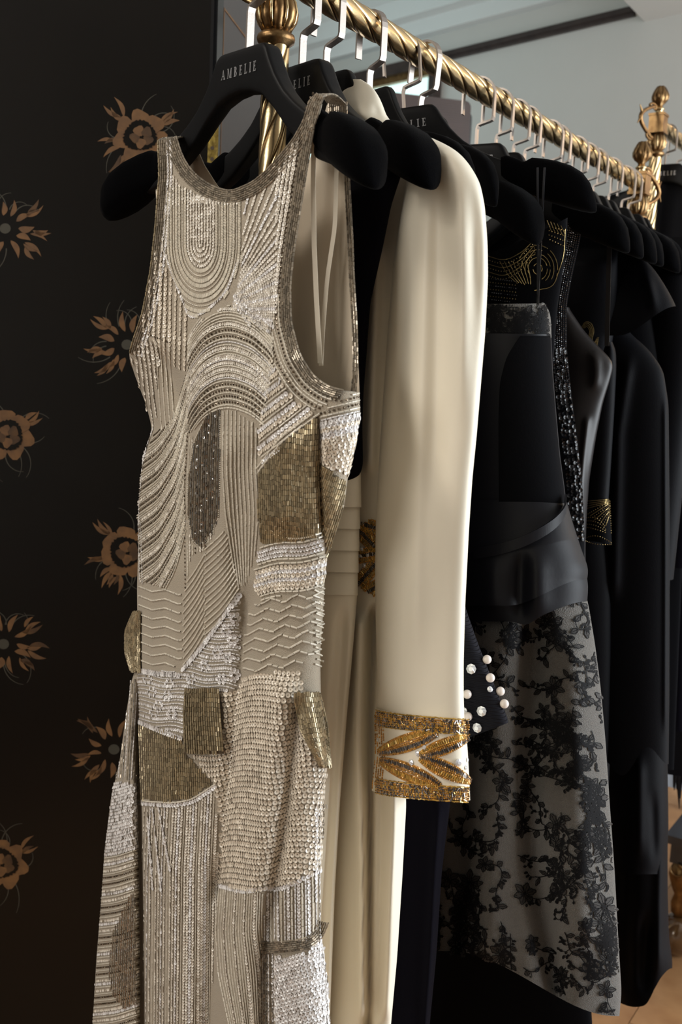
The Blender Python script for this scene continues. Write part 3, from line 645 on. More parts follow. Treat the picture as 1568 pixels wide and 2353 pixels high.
for k, a in enumerate(np.arange(-88, 40, 3.1)):
    c, s = math.cos(math.radians(a)), math.sin(math.radians(a)); Bd.row([(505+30*c, 712+30*s), (505+330*c, 712+330*s)], 'seqs' if k % 4 else 'seqws', pf)
for a in (38, 47, 56): c, s = math.cos(math.radians(a)), math.sin(math.radians(a)); Bd.row([(520+10*c, 665+10*s), (520+140*c, 665+140*s)], 'seqw', [(530, 660), (640, 690), (640, 770), (560, 740)])
for o in np.arange(30, 78, 9.5): Bd.row(offset(AH, o), 'seq', [(636, 400), (720, 255), (735, 300), (690, 560), (668, 660), (636, 660)])
pl = [(350, 560), (372, 590), (400, 650), (437, 735), (430, 800), (436, 860), (408, 850), (345, 775), (325, 755), (345, 650)]
for x in range(328, 440, 12): Bd.row([(x+8, 540), (x, 880)], 'seqp', pl)
for o in (22, 30): Bd.row(offset(arm_l, -o), 'seqws')
pb = [(300, 822), (335, 775), (368, 790), (362, 900), (360, 985), (348, 975), (330, 920)]
for x in range(300, 372, 10): Bd.row([(x-14, 770), (x+14, 990)], 'seq', pb)
for x in (360, 370, 380, 390): Bd.row(smooth_pl([(x-2, 785), (x+4, 880), (x+12, 990)]), 'bug', [(345, 770), (392, 780), (404, 960), (396, 990), (350, 990)])
Bd.row([(340, 768), (392, 788)], 'cry')
# arches over the waist
arch = np.array([(424, 850), (436, 800), (466, 758), (500, 738), (535, 735), (580, 752), (622, 790), (640, 830)], float)
pa = [(432, 790), (440, 738), (475, 728), (525, 700), (585, 735), (628, 775), (628, 850), (604, 985), (560, 955), (520, 938), (482, 948), (450, 985), (428, 1000), (430, 900)]
cyc = ['bug', 'bug', 'seqs', 'bug', 'cry', 'bugs', 'cry', 'bug', 'bugw', 'bug', 'seqs', 'bug', 'bugs', 'seq', 'bugw', 'seqs', 'bug', 'seqs', 'bug', 'seqs', 'bugw', 'bug', 'cry', 'bug', 'cry', 'bugs', 'cry', 'bug', 'cry', 'bug', 'bug']
for k, ty in enumerate(['bug', 'seqs', 'bug', 'bug']+cyc): q = arch.copy(); q[:, 1] += 6.9*(k-4)-6; Bd.row(smooth_pl(q), ty, pa)
pw = [(320, 1110), (330, 1060), (352, 1000), (400, 960), (430, 850), (438, 860), (430, 1000), (424, 1110), (428, 1250), (420, 1366), (380, 1352), (322, 1335), (316, 1200)]
cyc = ['bug', 'bug', 'seqs', 'bug', 'cry', 'bugs', 'cry', 'bug']
for k in range(-40, 56): Bd.row(smooth_pl([(312, 1100+5.8*k), (365, 1062+5.8*k), (402, 1005+5.6*k), (436, 890+5.4*k)]), cyc[k % 8], pw)
Bd.row(smooth_pl([(352, 985), (330, 1050), (320, 1160), (322, 1330)]), 'seqw')
for x in (318, 324): Bd.row([(x, 1190), (x+4, 1340)], 'seqws')
po = [(506, 938), (474, 955), (448, 1010), (432, 1100), (432, 1180), (442, 1240), (465, 1264), (482, 1238), (502, 1190), (506, 1100)]
for k, x in enumerate(range(428, 512, 5)): Bd.row(smooth_pl([(x+8, 930), (x+2, 1050), (x-2, 1270)]), ('sil', 'pew', 'sil')[k % 3], po)
for k in range(5): Bd.row(smooth_pl([(446+13*k, 940), (440+13*k, 1050), (436+13*k, 1270)]), 'seqg', po, .6)
Bd.row(po+po[:1], 'dot')
pn = [(424, 1000), (446, 1000), (431, 1100), (430, 1190), (441, 1248), (466, 1270), (482, 1245), (505, 1200), (436, 1290), (424, 1372), (420, 1300)]
for k, x in enumerate(np.arange(418, 500, 6)): Bd.row(smooth_pl([(x+8, 990), (x, 1120), (x+2, 1380)]), ('bug', 'cry', 'bugs', 'seqs')[k % 4], pn)
pv = [(508, 940), (560, 952), (594, 985), (590, 1100), (594, 1250), (566, 1340), (546, 1345), (522, 1240), (508, 1195)]
for k, x in enumerate(np.arange(512, 600, 9.5)): Bd.row(smooth_pl([(x+2, 935), (x, 1080), (x+6, 1180), (x*.45+314, 1350)]), 'bug', pv)
pk = [(632, 690), (664, 660), (668, 740), (688, 815), (722, 868), (770, 897), (742, 940), (722, 946), (680, 918), (640, 868), (622, 800)]
for k, o in enumerate(np.arange(26, 92, 7)): Bd.row(offset(AH, o), ('bug', 'cry', 'bugs', 'bug', 'cry', 'bug', 'bugw', 'cry', 'bug', 'bugs')[k % 10], pk)
ps = [(624, 812), (642, 872), (682, 922), (724, 948), (600, 1075), (592, 1000), (606, 930)]
for k, q in enumerate(lines(ps, -38, 10)): Bd.row(q, ('seqw', 'seqp', 'bugl')[k % 3], ps)
Bd.row(smooth_pl([(596, 1082), (645, 1018), (728, 955)]), 'bugl'); Bd.row(smooth_pl([(594, 1072), (642, 1008), (722, 948)]), 'bugl')
Bd.build('sequin_embroidery', dress)
pg = [(593, 1090), (645, 1022), (730, 958), (734, 1050), (736, 1150), (744, 1226), (700, 1240), (640, 1252), (600, 1246), (592, 1180)]
for x in np.arange(588, 752, 4.7): Bd.row(smooth_pl([(x+4, 940), (x-2, 1080), (x+3, 1265)]), 'gold', pg)
pg2 = [(736, 1068), (796, 1108), (790, 1160), (772, 1222), (752, 1280), (744, 1226), (737, 1150)]
for q in lines(pg2, 108, 4.4): Bd.row(q, 'gold', pg2)
pg3 = [(316, 1660), (418, 1697), (426, 1732), (490, 1800), (440, 1834), (395, 1842), (316, 1836)]
for x in np.arange(312, 496, 4.8): Bd.row([(x-3, 1640), (x+3, 1850)], 'gold', pg3)
for q in (pg, pg2, pg3, po): ground(q)
Bd.build('gold_bead_patch', dress, 'patch of antique gold bugle beads')
# side of the bodice
psd = [(738, 945), (826, 900), (828, 960), (802, 1092), (736, 1062)]
for k, q in enumerate(lines(psd, -14, 8)): Bd.row(q, ('bug', 'cry', 'bugs', 'cry', 'bug', 'bugw', 'seqw', 'seqw', 'seqp', 'seqw', 'seqw', 'seqp')[min(k, 11)], psd)
# hips
ph_ = [(596, 1252), (742, 1222), (750, 1300), (744, 1345), (640, 1372), (600, 1385), (584, 1340)]
cyc = ['bugl', 'bugl', 'seqws', 'seqws', 'seqws', 'bugl', 'bugl', 'seqp', 'seqw', 'seqp', 'seqw', 'seqp', 'seqp']
for k, q in enumerate(lines(ph_, -9, 9.2, 3, 120)): Bd.row(q, cyc[k % 13], ph_)
def zig(x0, x1, y, sl=0., amp=7., wl=46., ph=0.):
    x = np.arange(x0, x1, 3.); return np.stack([x, y+sl*(x-x0)+amp*(2/np.pi)*np.arcsin(np.sin(2*np.pi*(x+ph)/wl))], -1)
pz = [(586, 1385), (640, 1372), (745, 1342), (742, 1500), (690, 1532), (562, 1548), (556, 1480), (572, 1400)]
for k in range(11): Bd.row(zig(548, 750, 1392+21.5*k, -.14, 6, 58, 9*k), 'bugl', pz)
for k in range(15): Bd.row([(728, 1345+13*k), (745, 1352+13*k)], 'bugl')
pz2 = [(318, 1338), (380, 1355), (420, 1368), (417, 1532), (318, 1526)]
for k in range(10): Bd.row(zig(312, 424, 1330+21*k, .12, 4, 60, 25), 'bugl', pz2)
pc_ = [(421, 1372), (438, 1290), (506, 1200), (524, 1240), (548, 1345), (550, 1362), (500, 1440), (421, 1534)]
for k in range(15): Bd.row(smooth_pl([(418, 1352+15*k), (445, 1318+15*k), (470, 1275+15*k)]), 'bug', pc_)
for k in range(17): Bd.row(smooth_pl([(472, 1262+14*k), (510, 1228+14*k), (556, 1160+14*k)]), 'bug', pc_)
Bd.row([(420, 1540), (470, 1480), (550, 1368)], 'seqb'); Bd.row([(318, 1540), (365, 1548), (415, 1552)], 'seqb')
pr = [(550, 1375), (552, 1480), (545, 1590), (505, 1585), (424, 1585), (420, 1690), (318, 1655), (317, 1535), (415, 1545)]
for k, q in enumerate(lines(pr, 6, 8.5, 3, 90)): Bd.row(q, ('bugw', 'seqws', 'bugw')[k % 3], pr)
for cx, cy in [(540, 1420), (520, 1450), (535, 1470), (500, 1500), (525, 1510), (470, 1530), (540, 1550), (340, 1560), (350, 1590), (390, 1570), (365, 1620), (385, 1600), (395, 1640), (440, 1560), (355, 1635), (510, 1560)]:
    a = np.arange(6)*math.pi/3; Bd.put(cx+9*np.cos(a), cy+9*np.sin(a), np.ones(6), np.zeros(6), 'seqw')
Bd.row(smooth_pl([(318, 1658), (370, 1680), (418, 1697)]), 'seqb'); Bd.row(smooth_pl([(316, 1840), (395, 1846), (440, 1838), (492, 1804)]), 'bugl'); Bd.row(smooth_pl([(316, 1846), (395, 1852), (445, 1844), (496, 1808)]), 'seqw')
Bd.build('sequin_embroidery', dress)
# skirt fields: the 300 largest sequins are parts of their own
Bd.single = ('seqp', 'seqb')
pp = [(562, 1552), (690, 1536), (700, 1600), (745, 1690), (750, 1780), (738, 1995), (650, 2038), (612, 2050), (502, 2032), (506, 1900), (496, 1800), (445, 1740), (512, 1725), (512, 1590), (548, 1588)]
for k, q in enumerate(lines(pp, -4, 12.2, 6, 150)): Bd.row(q, 'seqp', pp)
Bd.row(smooth_pl([(505, 2036), (560, 2050), (612, 2040), (640, 2046), (738, 2000)]), 'seqw')
pq = [(326, 1856), (395, 1856), (445, 1850), (496, 1812), (502, 2032), (496, 2150), (480, 2370), (330, 2370)]
for k, x in enumerate(np.arange(322, 512, 6.6)): Bd.row(smooth_pl([(x+14, 1800), (x+4, 2000), (x, 2380)]), ('seqs', 'seqs', 'seqws', 'seqs', 'bugs')[k % 5], pq)
for a, b in (((340, 1870), (352, 2040)), ((352, 1860), (372, 2050)), ((366, 1858), (392, 2000))): Bd.row([a, b], 'seqb')
for k in range(19): Bd.row(smooth_pl([(503+5.6*k, 2040), (496+5.8*k, 2140), (502+6.2*k, 2240), (530+4.6*k, 2370)]), ('bug', 'bugs', 'bugs', 'seqs')[k % 4], [(498, 2036), (612, 2052), (600, 2180), (596, 2370), (486, 2370)])
pr2 = [(614, 2052), (640, 2050), (736, 2006), (738, 2130), (705, 2160), (600, 2166)]
for k, x in enumerate(range(606, 742, 8)): Bd.row([(x, 2000), (x+2, 2170)], ('bugw', 'seqws', 'bugl')[k % 3], pr2)
pr3 = [(632, 2200), (706, 2190), (738, 2150), (750, 2230), (760, 2370), (632, 2370)]
for k, q in enumerate(lines(pr3, -16, 8.5)): Bd.row(q, 'seqw' if k % 3 else 'seqws', pr3)
for q in lines([(600, 2370), (600, 2200), (630, 2200), (630, 2370)], 90, 8): Bd.row(q, 'seqws')
bnd = [(742, 2120), (732, 2148), (706, 2168), (660, 2174), (600, 2178)]
for o in np.arange(-12, 13, 4.6): Bd.row(offset(bnd, o), 'pew')
for x in np.arange(597, 628, 4.6): Bd.row([(x, 2185), (x+1, 2380)], 'pew')
for x in np.arange(728, 754, 8): Bd.row([(x, 1850), (x-2, 2000), (x, 2360)], 'seqw', [(724, 1800), (760, 1800), (738, 1960), (738, 2140), (770, 2380), (745, 2380), (722, 2000)])
Bd.single = (); me_s = {}
for P, T, B_, N_, L_, mk in Bd.ind:
    if mk not in me_s: me_s[mk] = mesh(TPL['seq'][0], TPL['seq'][1], mk, True)
    q = link('sequin', me_s[mk], dress); mm = np.eye(4); mm[:3, 0] = T*L_; mm[:3, 1] = B_*L_; mm[:3, 2] = N_*L_; mm[:3, 3] = P-wloc(dress); q.matrix_local = Matrix(mm.tolist())
# left side panel behind the crease
pt = [(300, 1565), (314, 1560), (313, 1800), (302, 1790), (262, 1790), (278, 1740)]
for k, x in enumerate(np.arange(264, 318, 5)): Bd.row([(x+12, 1555), (x-3, 1810)], ('pew', 'sil', 'bugw')[k % 3], pt)
pt = [(262, 1795), (312, 1800), (318, 1960), (322, 2370), (212, 2370), (232, 2080), (242, 1950)]
for k, y in enumerate(np.arange(1790, 2400, 7.6)):
    if k < 22: ty = 'seqw' if k % 2 else 'seqws'
    else: ty = ('bugs', 'cry', 'bugs', 'cry', 'bug', 'seqs', 'seqws', 'bug', 'seqs')[k % 9]
    Bd.row(smooth_pl([(205, y+18), (265, y+12), (325, y-8)]), ty, pt)
Bd.build('skirt_sequins', dress)
pv2 = [(300, 2060), (316, 2050), (322, 2200), (318, 2300), (290, 2318), (262, 2290), (250, 2230), (262, 2140)]
for x in np.arange(246, 326, 4.8): Bd.row([(x+6, 2040), (x-4, 2330)], 'pew' if int(x) % 3 else 'sil', pv2, jit=.06)
Bd.d = {k: [(V+D1.n*.0016, f) for V, f in v] for k, v in Bd.d.items()}; Bd.build('dark_bead_medallion', dress)
# hanging bead tabs
for L, R, y0, y1, ang in (([(424, 1582), (420, 1650), (423, 1725)], [(504, 1588), (508, 1650), (515, 1735)], 1582, 1732, 92), ([(676, 1610), (690, 1680), (735, 1762)], [(737, 1590), (755, 1670), (762, 1762)], 1592, 1764, 68), ([(306, 1405), (286, 1450), (286, 1500), (300, 1545)], [(322, 1405), (322, 1545)], 1405, 1545, 105)):
    hh = lambda s, t: .004+.006*np.sin(np.pi*s)*np.ones_like(t)
    o = sheet('bead_tab', dress, 'bead_ground', lambda x, y, h: W1(x, y, h), L, R, y0, y1, hh, 16, 30, label='hanging tab of gold bugle beads')
    Lf, Rf = curve(L, 8), curve(R, 8)
    def WT(x, y, lift): s = np.clip((x-Lf(y))/(Rf(y)-Lf(y)), 0, 1); return W1(x, y, .0045+.006*np.sin(np.pi*s)+lift)
    Bt = Beads(WT); n = 17
    for k in range(n):
        yy = np.linspace(y0+2, y1-2, 24); xx = Lf(yy)+(Rf(yy)-Lf(yy))*(k+.5)/n; Bt.row(np.stack([xx, yy], -1), 'gold', jit=.02)
    Bt.build('tab_beads', o)
# ribbon hanger loops
def Dp(pts, h): p = smooth_pl(pts, 6); hh = np.interp(np.linspace(0, 1, len(p)), np.linspace(0, 1, len(h)), h); return D1.px(p[:, 0], p[:, 1], hh)
ribbon('hanging_loop', dress, 'ribbon', Dp([(735, 240), (722, 290), (720, 420), (722, 560), (728, 700), (736, 835)], [.022, .014, .01]), .0042, side=D1.u*.8-D1.n*.5)
ribbon('hanging_loop', dress, 'ribbon', Dp([(774, 370), (770, 520), (752, 640), (742, 760), (738, 840)], [-.006, 0, .008]), .0036, side=D1.u*.8-D1.n*.5)
ribbon('hanging_loop', dress, 'ribbon', Dp([(366, 332), (361, 380), (361, 440), (366, 500)], [.01, .006, .012]), .0045, side=D1.u)

# ------------------------------------------------------------------ 2. black and cream gown with pleated waist
D2 = Plane(HY[1], PHI[1]); g = thing('draped_gown', 'gown with black velvet bodice, pleated cream waist and long cream skirt', 'gown', (0, HY[1], .6), 'gowns on the front brass rack')
tube_cloth('bodice', g, 'black_velvet_cloth', D2.px, [(640, 470), (560, 560), (520, 700), (500, 900), (520, 1120)], [(945, 355), (930, 380), (915, 425), (900, 470), (882, 560), (864, 640), (851, 700), (844, 800), (836, 900), (833, 980), (835, 1070), (828, 1095), (800, 1118)], lambda s: 480-120*s, 1119, .024, back=.012, base=0, pinch=.06, label='black velvet bodice')
prev = [(829, 1080), (831, 1100), (829, 1172), (827, 1240), (823, 1310), (820, 1372)]
for k, (a, b) in enumerate([(1085, 1166), (1160, 1216), (1210, 1266), (1260, 1316), (1310, 1368)]):
    tube_cloth('waist_pleat', g, 'silk_cream2', D2.px, [(560, a), (560, b)], [(829.5-(a-1085)*.03, a), (831-(a-1085)*.035, b)], a, lambda s, b=b: b-10*(1-s)*.6, [.0225+.0006*k, .0265+.0006*k], back=.012, ny=16, na=90, base=-.004, label='cream waist pleat')
tube_cloth('skirt', g, 'silk_cream2', D2.px, [(560, 1360), (520, 1700), (480, 2200), (450, 2600)], [(822, 1360), (815, 1450), (798, 1640), (782, 1840), (770, 2050), (758, 2353), (748, 2600)], 1355, 2600, [.027, .029, .029], back=.014, base=-.004, folds=[([(790, 1380), (770, 1700), (745, 2100), (735, 2600)], -.006, 14)])

# ------------------------------------------------------------------ 3. cream long sleeved gown
D3 = Plane(HY[2], PHI[2]); g = thing('cream_gown', 'cream silk long sleeved gown with gold beaded cuff and gold beaded waist', 'gown', (0, HY[2], .6), 'gowns on the front brass rack')
BL = [(786, 184), (775, 230), (760, 300), (735, 380), (700, 440), (640, 520), (540, 700), (520, 1000), (540, 1250), (500, 1700), (470, 2200), (450, 2600)]
BR = [(826, 180), (846, 188), (866, 212), (880, 240), (890, 272), (908, 288), (940, 298), (985, 314), (1020, 328), (1045, 345), (1056, 372), (1050, 450), (1000, 600), (960, 800), (935, 1000), (915, 1190), (905, 1400), (922, 1600), (934, 1850), (926, 2000), (913, 2200), (899, 2353), (880, 2600)]
bf = [([(868, 560), (858, 800), (850, 1100)], .008, 14), ([(862, 1380), (852, 1600), (850, 1900), (848, 2353), (840, 2600)], -.022, 9), ([(828, 1400), (822, 1700), (836, 2000), (838, 2353)], .012, 16), ([(905, 1500), (905, 1900), (893, 2353)], .010, 16), ([(875, 1700), (874, 2000), (866, 2353)], -.006, 9), ([(820, 240), (838, 290)], .008, 22), ([(862, 230), (870, 275)], -.006, 12)]
tube_cloth('gown_body', g, 'silk_cream', D3.px, BL, BR, 182, 2600, [.020, .024, .026, .026, .026, .026], base=0, folds=bf, na=160, ny=320, pinch=.03, fade=40)
WG = surf(D3.px, BL, BR, 0, .0262, folds=bf)
SL = [(918, 290), (930, 320), (940, 380), (932, 430), (920, 500), (906, 600), (892, 750), (882, 900), (872, 1050), (864, 1200), (862, 1320), (864, 1450), (868, 1560), (866, 1625), (863, 1650)]
SR = [(924, 290), (985, 313), (1022, 329), (1052, 346), (1080, 378), (1104, 420), (1115, 475), (1121, 560), (1122, 640), (1116, 760), (1106, 880), (1096, 1000), (1086, 1100), (1078, 1220), (1070, 1380), (1066, 1520), (1066, 1600), (1068, 1660)]
sf = [([(985, 320), (975, 500), (965, 800), (955, 1200), (950, 1640)], .005, 24), ([(1008, 320), (1012, 520), (1010, 800), (1000, 1200)], -.005, 24), ([(1040, 330), (1058, 480), (1062, 600), (1060, 1000)], .006, 22), ([(1082, 370), (1092, 520), (1094, 800)], -.003, 14), ([(945, 420), (935, 600), (925, 800), (910, 1100)], -.003, 14)]
tube_cloth('sleeve', g, 'silk_cream', D3.px, SL, SR, 291, lambda s: 1640+22*s, .030, base=.024, ex=.55, fade=240, folds=sf, na=130, ny=280, pinch=.05)
CL = [(862, 1618), (867, 1690), (862, 1752), (854, 1822)]; CR = [(1067, 1640), (1075, 1720), (1079, 1790), (1081, 1842)]
ctop = lambda s: 1624+26*np.sqrt(s)+8*s; cbot = lambda s: 1815+24*np.sqrt(s)
cuff = tube_cloth('cuff', g, 'silk_cream', D3.px, CL, CR, ctop, cbot, .034, base=.030, ny=50, label='cuff embroidered with amber and gold beads')
WC = surf(D3.px, CL, CR, .030, .034); Bc = Beads(WC)
xs = np.linspace(864, 1078, 60)
def band(y_at, n, flip=1):
    for k in range(n):
        o = k*5.6; q = np.stack([xs, y_at+26*np.sqrt(np.clip((xs-860)/215, 0, 1))+o*flip], -1)
        if k in (0, n-1): Bc.row(q, 'gbg', jit=.12)
        else: Bc.row(q, 'amb', jit=.3); Bc.row(q+[0, 1.], ('gbx', 'gry')[k % 2], keep=.55, jit=.55)
band(1628, 7); band(1784, 7)
def leaf(x0, y0, x1, y1, w):
    t = np.linspace(0, 1, 40); d = np.array([x1-x0, y1-y0]); n = np.array([-d[1], d[0]])/np.hypot(*d); c = np.array([x0, y0])+t[:, None]*d; pr = np.sin(np.pi*np.clip(t*.92+.05, 0, 1))**.6
    for o, ty in ((-1., 'amb'), (-.82, 'amb'), (-.55, 'gbx'), (-.22, 'amb'), (.05, 'amb'), (.3, 'amb'), (.58, 'gry'), (.85, 'amb'), (1.02, 'amb')): Bc.row(c+(o*w*pr)[:, None]*n, ty, jit=.2)
leaf(872, 1728, 1004, 1684, 19); leaf(874, 1748, 1012, 1806, -19); leaf(966, 1736, 1078, 1694, 17); leaf(966, 1742, 1082, 1796, -18)
for k in range(5): Bc.row([(862+4.5*k, 1640+5*k), (864+5*k, 1735), (856+5*k, 1812)], 'amb', jit=.3, keep=.8)
Bc.build('cuff_beads', cuff)
def gem(x, y, Wf, parent, r, name='rhinestone', mt='crystal', tpl='gem'):
    x, y = np.array([float(x)]), np.array([float(y)]); P = Wf(x, y, .0006)[0]; A = (Wf(x+2, y, 0)-Wf(x-2, y, 0))[0]; B = (Wf(x, y+2, 0)-Wf(x, y-2, 0))[0]; Nn = np.cross(B, A); Nn /= np.linalg.norm(Nn)
    if np.dot(Nn, CAM-P) < 0: Nn = -Nn
    A /= np.linalg.norm(A); A = A-Nn*np.dot(A, Nn); A /= np.linalg.norm(A); Bb = np.cross(Nn, A); v, f = TPL['gem']
    if tpl == 'gem': return obj(name, P+2*r*(v[:, :1]*A+v[:, 1:2]*Bb+v[:, 2:3]*Nn), f, mt, parent, smooth=False)
    bm = bmesh.new(); bmesh.ops.create_uvsphere(bm, u_segments=16, v_segments=10, radius=r); v = np.array([q.co[:] for q in bm.verts]); f = [tuple(q.index for q in p.verts) for p in bm.faces]; bm.free()
    return obj(name, P+Nn*r*.8+v, f, mt, parent)
for x, y, r in ((960, 1731, .0028), (977, 1718, .0026), (946, 1752, .0030), (1054, 1752, .0034), (869, 1700, .0022), (1074, 1746, .0022), (1071, 1764, .002)): gem(x, y, WC, cuff, r)
pbelt = [(824, 1205), (866, 1190), (868, 1375), (845, 1362), (822, 1345)]
Bw = Beads(WG)
for a, b in (((822, 1215), (868, 1262)), ((822, 1345), (870, 1288)), ((818, 1280), (872, 1270)), ((826, 1372), (872, 1345)), ((820, 1200), (870, 1215))):
    c0, c1 = np.array(a, float), np.array(b, float); d = c1-c0; n = np.array([-d[1], d[0]])/np.hypot(*d)
    for k, o in enumerate(np.arange(-15, 16, 5)): Bw.row([c0+n*o, c1+n*o], ('amb', 'gbx', 'amb', 'gry', 'amb', 'gbx')[k % 6], pbelt, jit=.3)
Bw.build('waist_beads', g)
for x, y in ((832, 1262), (830, 1278), (846, 1276), (838, 1300)): gem(x, y, WG, g, .0026)

# ------------------------------------------------------------------ 4. pearl studded garment
D4 = Plane(HY[3], 12); g = thing('pearl_gown', 'black gown with ribbed flared sleeve studded with pearls and rhinestones', 'gown', (0, HY[3], .5), 'gowns on the front brass rack')
tube_cloth('gown_body', g, 'black_velvet_cloth', D4.px, [(830, 330), (760, 500), (720, 900), (740, 1200), (760, 1700), (780, 2600)], [(960, 330), (1060, 400), (1050, 700), (1000, 1000), (1000, 1300), (1035, 1700), (1036, 1840), (1016, 2000), (1003, 2200), (988, 2353), (970, 2600)], 330, 2600, [.01, .026, .03, .035, .04], base=-.02, folds=[([(1010, 1830), (1000, 2000), (985, 2300), (975, 2600)], .008, 12)], pinch=.06, label='navy black velvet body')
PLc = [(985, 800), (960, 1000), (930, 1300), (905, 1500), (895, 1760)]; PRc = [(1060, 800), (1062, 1000), (1060, 1340), (1068, 1390), (1100, 1482), (1132, 1562), (1168, 1652), (1172, 1670)]
pb_ = lambda s: 1762-102*s
slv = tube_cloth('flared_sleeve', g, 'black_rib', D4.px, PLc, PRc, 780, pb_, .028, base=.02, ex=.8, label='black ribbed flared sleeve')
WS = surf(D4.px, PLc, PRc, .02, .028, .8)
for x, y in ((1112, 1518), (1122, 1560), (1078, 1594), (1144, 1594), (1152, 1620), (1080, 1645)): gem(x, y, WS, slv, .0046, 'pearl', 'pearl', 'sphere')
for x, y, r in ((1084, 1537, .0052), (1108, 1634, .0052), (1098, 1672, .0050), (1126, 1584, .003), (1068, 1633, .0036)): gem(x, y, WS, slv, r)

# ------------------------------------------------------------------ 5. strapless dress with lace skirt
def lace(Wf, clip, parent, n_vine, seed, bbox, sc=1.):
    rg = np.random.default_rng(seed); V, Fc, mi = [], [], []
    def poly(p, m, lift):
        p = np.asarray(p, float)
        if not inside(clip, p[:, 0], p[:, 1]).mean() > .6: return
        c = p.mean(0); q = np.concatenate([c[None], p]); w = Wf(q[:, 0], q[:, 1], lift); b = len(V); V.extend(w.tolist()); k = len(p)
        for i in range(k): Fc.append((b, b+1+i, b+1+(i+1) % k)); mi.append(m)
    def line(p, wd, lift=.0016):
        p = np.asarray(p, float)
        if len(p) < 2: return
        t = np.gradient(p, axis=0); t /= np.linalg.norm(t, axis=1)[:, None]+1e-9; nn = np.stack([-t[:, 1], t[:, 0]], -1)*wd/2
        a, c = Wf(*(p+nn).T, lift), Wf(*(p-nn).T, lift); b = len(V); V.extend(a.tolist()); V.extend(c.tolist()); k = len(p); ok = inside(clip, p[:, 0], p[:, 1])
        for i in range(k-1):
            if ok[i] and ok[i+1]: Fc.append((b+i, b+i+1, b+k+i+1, b+k+i)); mi.append(0)
    def leafp(x, y, a, L, w):
        t = np.linspace(0, 1, 12); pr = np.sin(np.pi*t**.9)**.75*(1+.14*np.sin(t*15)); d = np.array([math.cos(a), math.sin(a)]); n = np.array([-d[1], d[0]])
        up = np.array([x, y])+t[:, None]*L*d+(pr*w)[:, None]*n; dn = np.array([x, y])+t[:, None]*L*d-(pr*w)[:, None]*n; o = np.concatenate([up, dn[::-1][1:-1]]); poly(o, 1, .0012); line(np.concatenate([o, o[:1]]), 2.0*sc); line([(x, y), (x+d[0]*L*.8, y+d[1]*L*.8)], 1.4*sc)
    def flower(x, y, r):
        k = rg.integers(5, 7); a0 = rg.random()*6
        for i in range(k):
            a = a0+2*math.pi*i/k; leafp(x+.22*r*math.cos(a), y+.22*r*math.sin(a), a, r*rg.uniform(.75, 1.05), r*.27)
        t = np.linspace(0, 2*np.pi, 9); poly(np.stack([x+.2*r*np.cos(t[:-1]), y+.2*r*np.sin(t[:-1])], -1), 0, .0018)
    for v in range(n_vine):
        x, y = rg.uniform(bbox[0], bbox[2]), rg.uniform(bbox[1], bbox[3]); a = rg.uniform(.6, 2.5); pts = [(x, y)]
        if rg.random() < .6: flower(x, y, rg.uniform(20, 38)*sc)
        for k in range(rg.integers(6, 15)):
            a += rg.normal(0, .38); x += 13*sc*math.cos(a); y += 13*sc*math.sin(a); pts.append((x, y))
            if k % 2 == 0:
                sd = 1 if rg.random() < .5 else -1; leafp(x, y, a+sd*rg.uniform(.5, 1.2), rg.uniform(16, 34)*sc, rg.uniform(4.5, 8.5)*sc)
            if rg.random() < .45:
                b_ = a+rg.choice([-1, 1])*rg.uniform(.6, 1.3); L_ = rg.uniform(14, 30)*sc; tt = np.linspace(0, 1, 8); q_ = np.stack([x+L_*tt*np.cos(b_+tt), y+L_*tt*np.sin(b_+tt)], -1); line(q_, 2.*sc)
                for e_ in (3, 5, 7): leafp(q_[e_, 0], q_[e_, 1], b_+tt[e_]+rg.choice([-1, 1])*.9, rg.uniform(7, 12)*sc, 2.6*sc)
            elif rg.random() < .3: leafp(x, y, a+rg.normal(0, 1.4), rg.uniform(9, 16)*sc, 3.4*sc)
        line(smooth_pl(pts, 4, 2), 2.8*sc)
    obj('lace_motif', V, Fc, ['lace_thread', 'lace_leaf'], parent, smooth=False, mi=mi, kind='stuff', label='black floral lace')
D5 = Plane(HY[4], -8); g = thing('lace_dress', 'strapless black satin dress with peplum and grey lined black lace skirt', 'dress', (0, HY[4], .5), 'gowns on the front brass rack')
KL = [(985, 1340), (985, 2200)]; KR = [(1340, 1340), (1353, 1390), (1368, 1480), (1381, 1580), (1392, 1700), (1402, 1850), (1413, 2000), (1421, 2150), (1429, 2280), (1424, 2335)]
kf = [([(1228, 1380), (1215, 1700), (1228, 2000), (1290, 2330)], -.030, 26), ([(1150, 1400), (1130, 1800), (1120, 2230)], .014, 45), ([(1320, 1450), (1330, 1800), (1345, 2200)], .012, 40), ([(1060, 1700), (1050, 2220)], -.012, 26)]
kb = lambda s: 2185+2*s+148*sstep(.12, .98, s)
sk = tube_cloth('skirt', g, 'lace_lining', D5.px, KL, KR, 1350, kb, .055, base=0, folds=kf, na=150, ny=150, label='grey lined lace skirt')
WK = surf(D5.px, KL, KR, 0, .055, folds=kf); kc = [(990, 1360), (1340, 1360)]+[(x-2, y) for x, y in KR[1:]]+[(1385, 2330), (1300, 2288), (1200, 2238), (1100, 2200), (990, 2186)]
lace(WK, kc, sk, 120, 5, (1000, 1360, 1425, 2310), .78)
xs_ = np.linspace(995, 1424, 60)
Bh = Beads(WK)
tube_cloth('lace_band', g, 'lace_lining', D5.px, [(1000, 690), (1000, 780)], [(1252, 697), (1264, 712), (1267, 740), (1268, 780)], lambda s: 700-3*s, 776, .040, base=0, ny=20, label='lace band over pale grey lining')
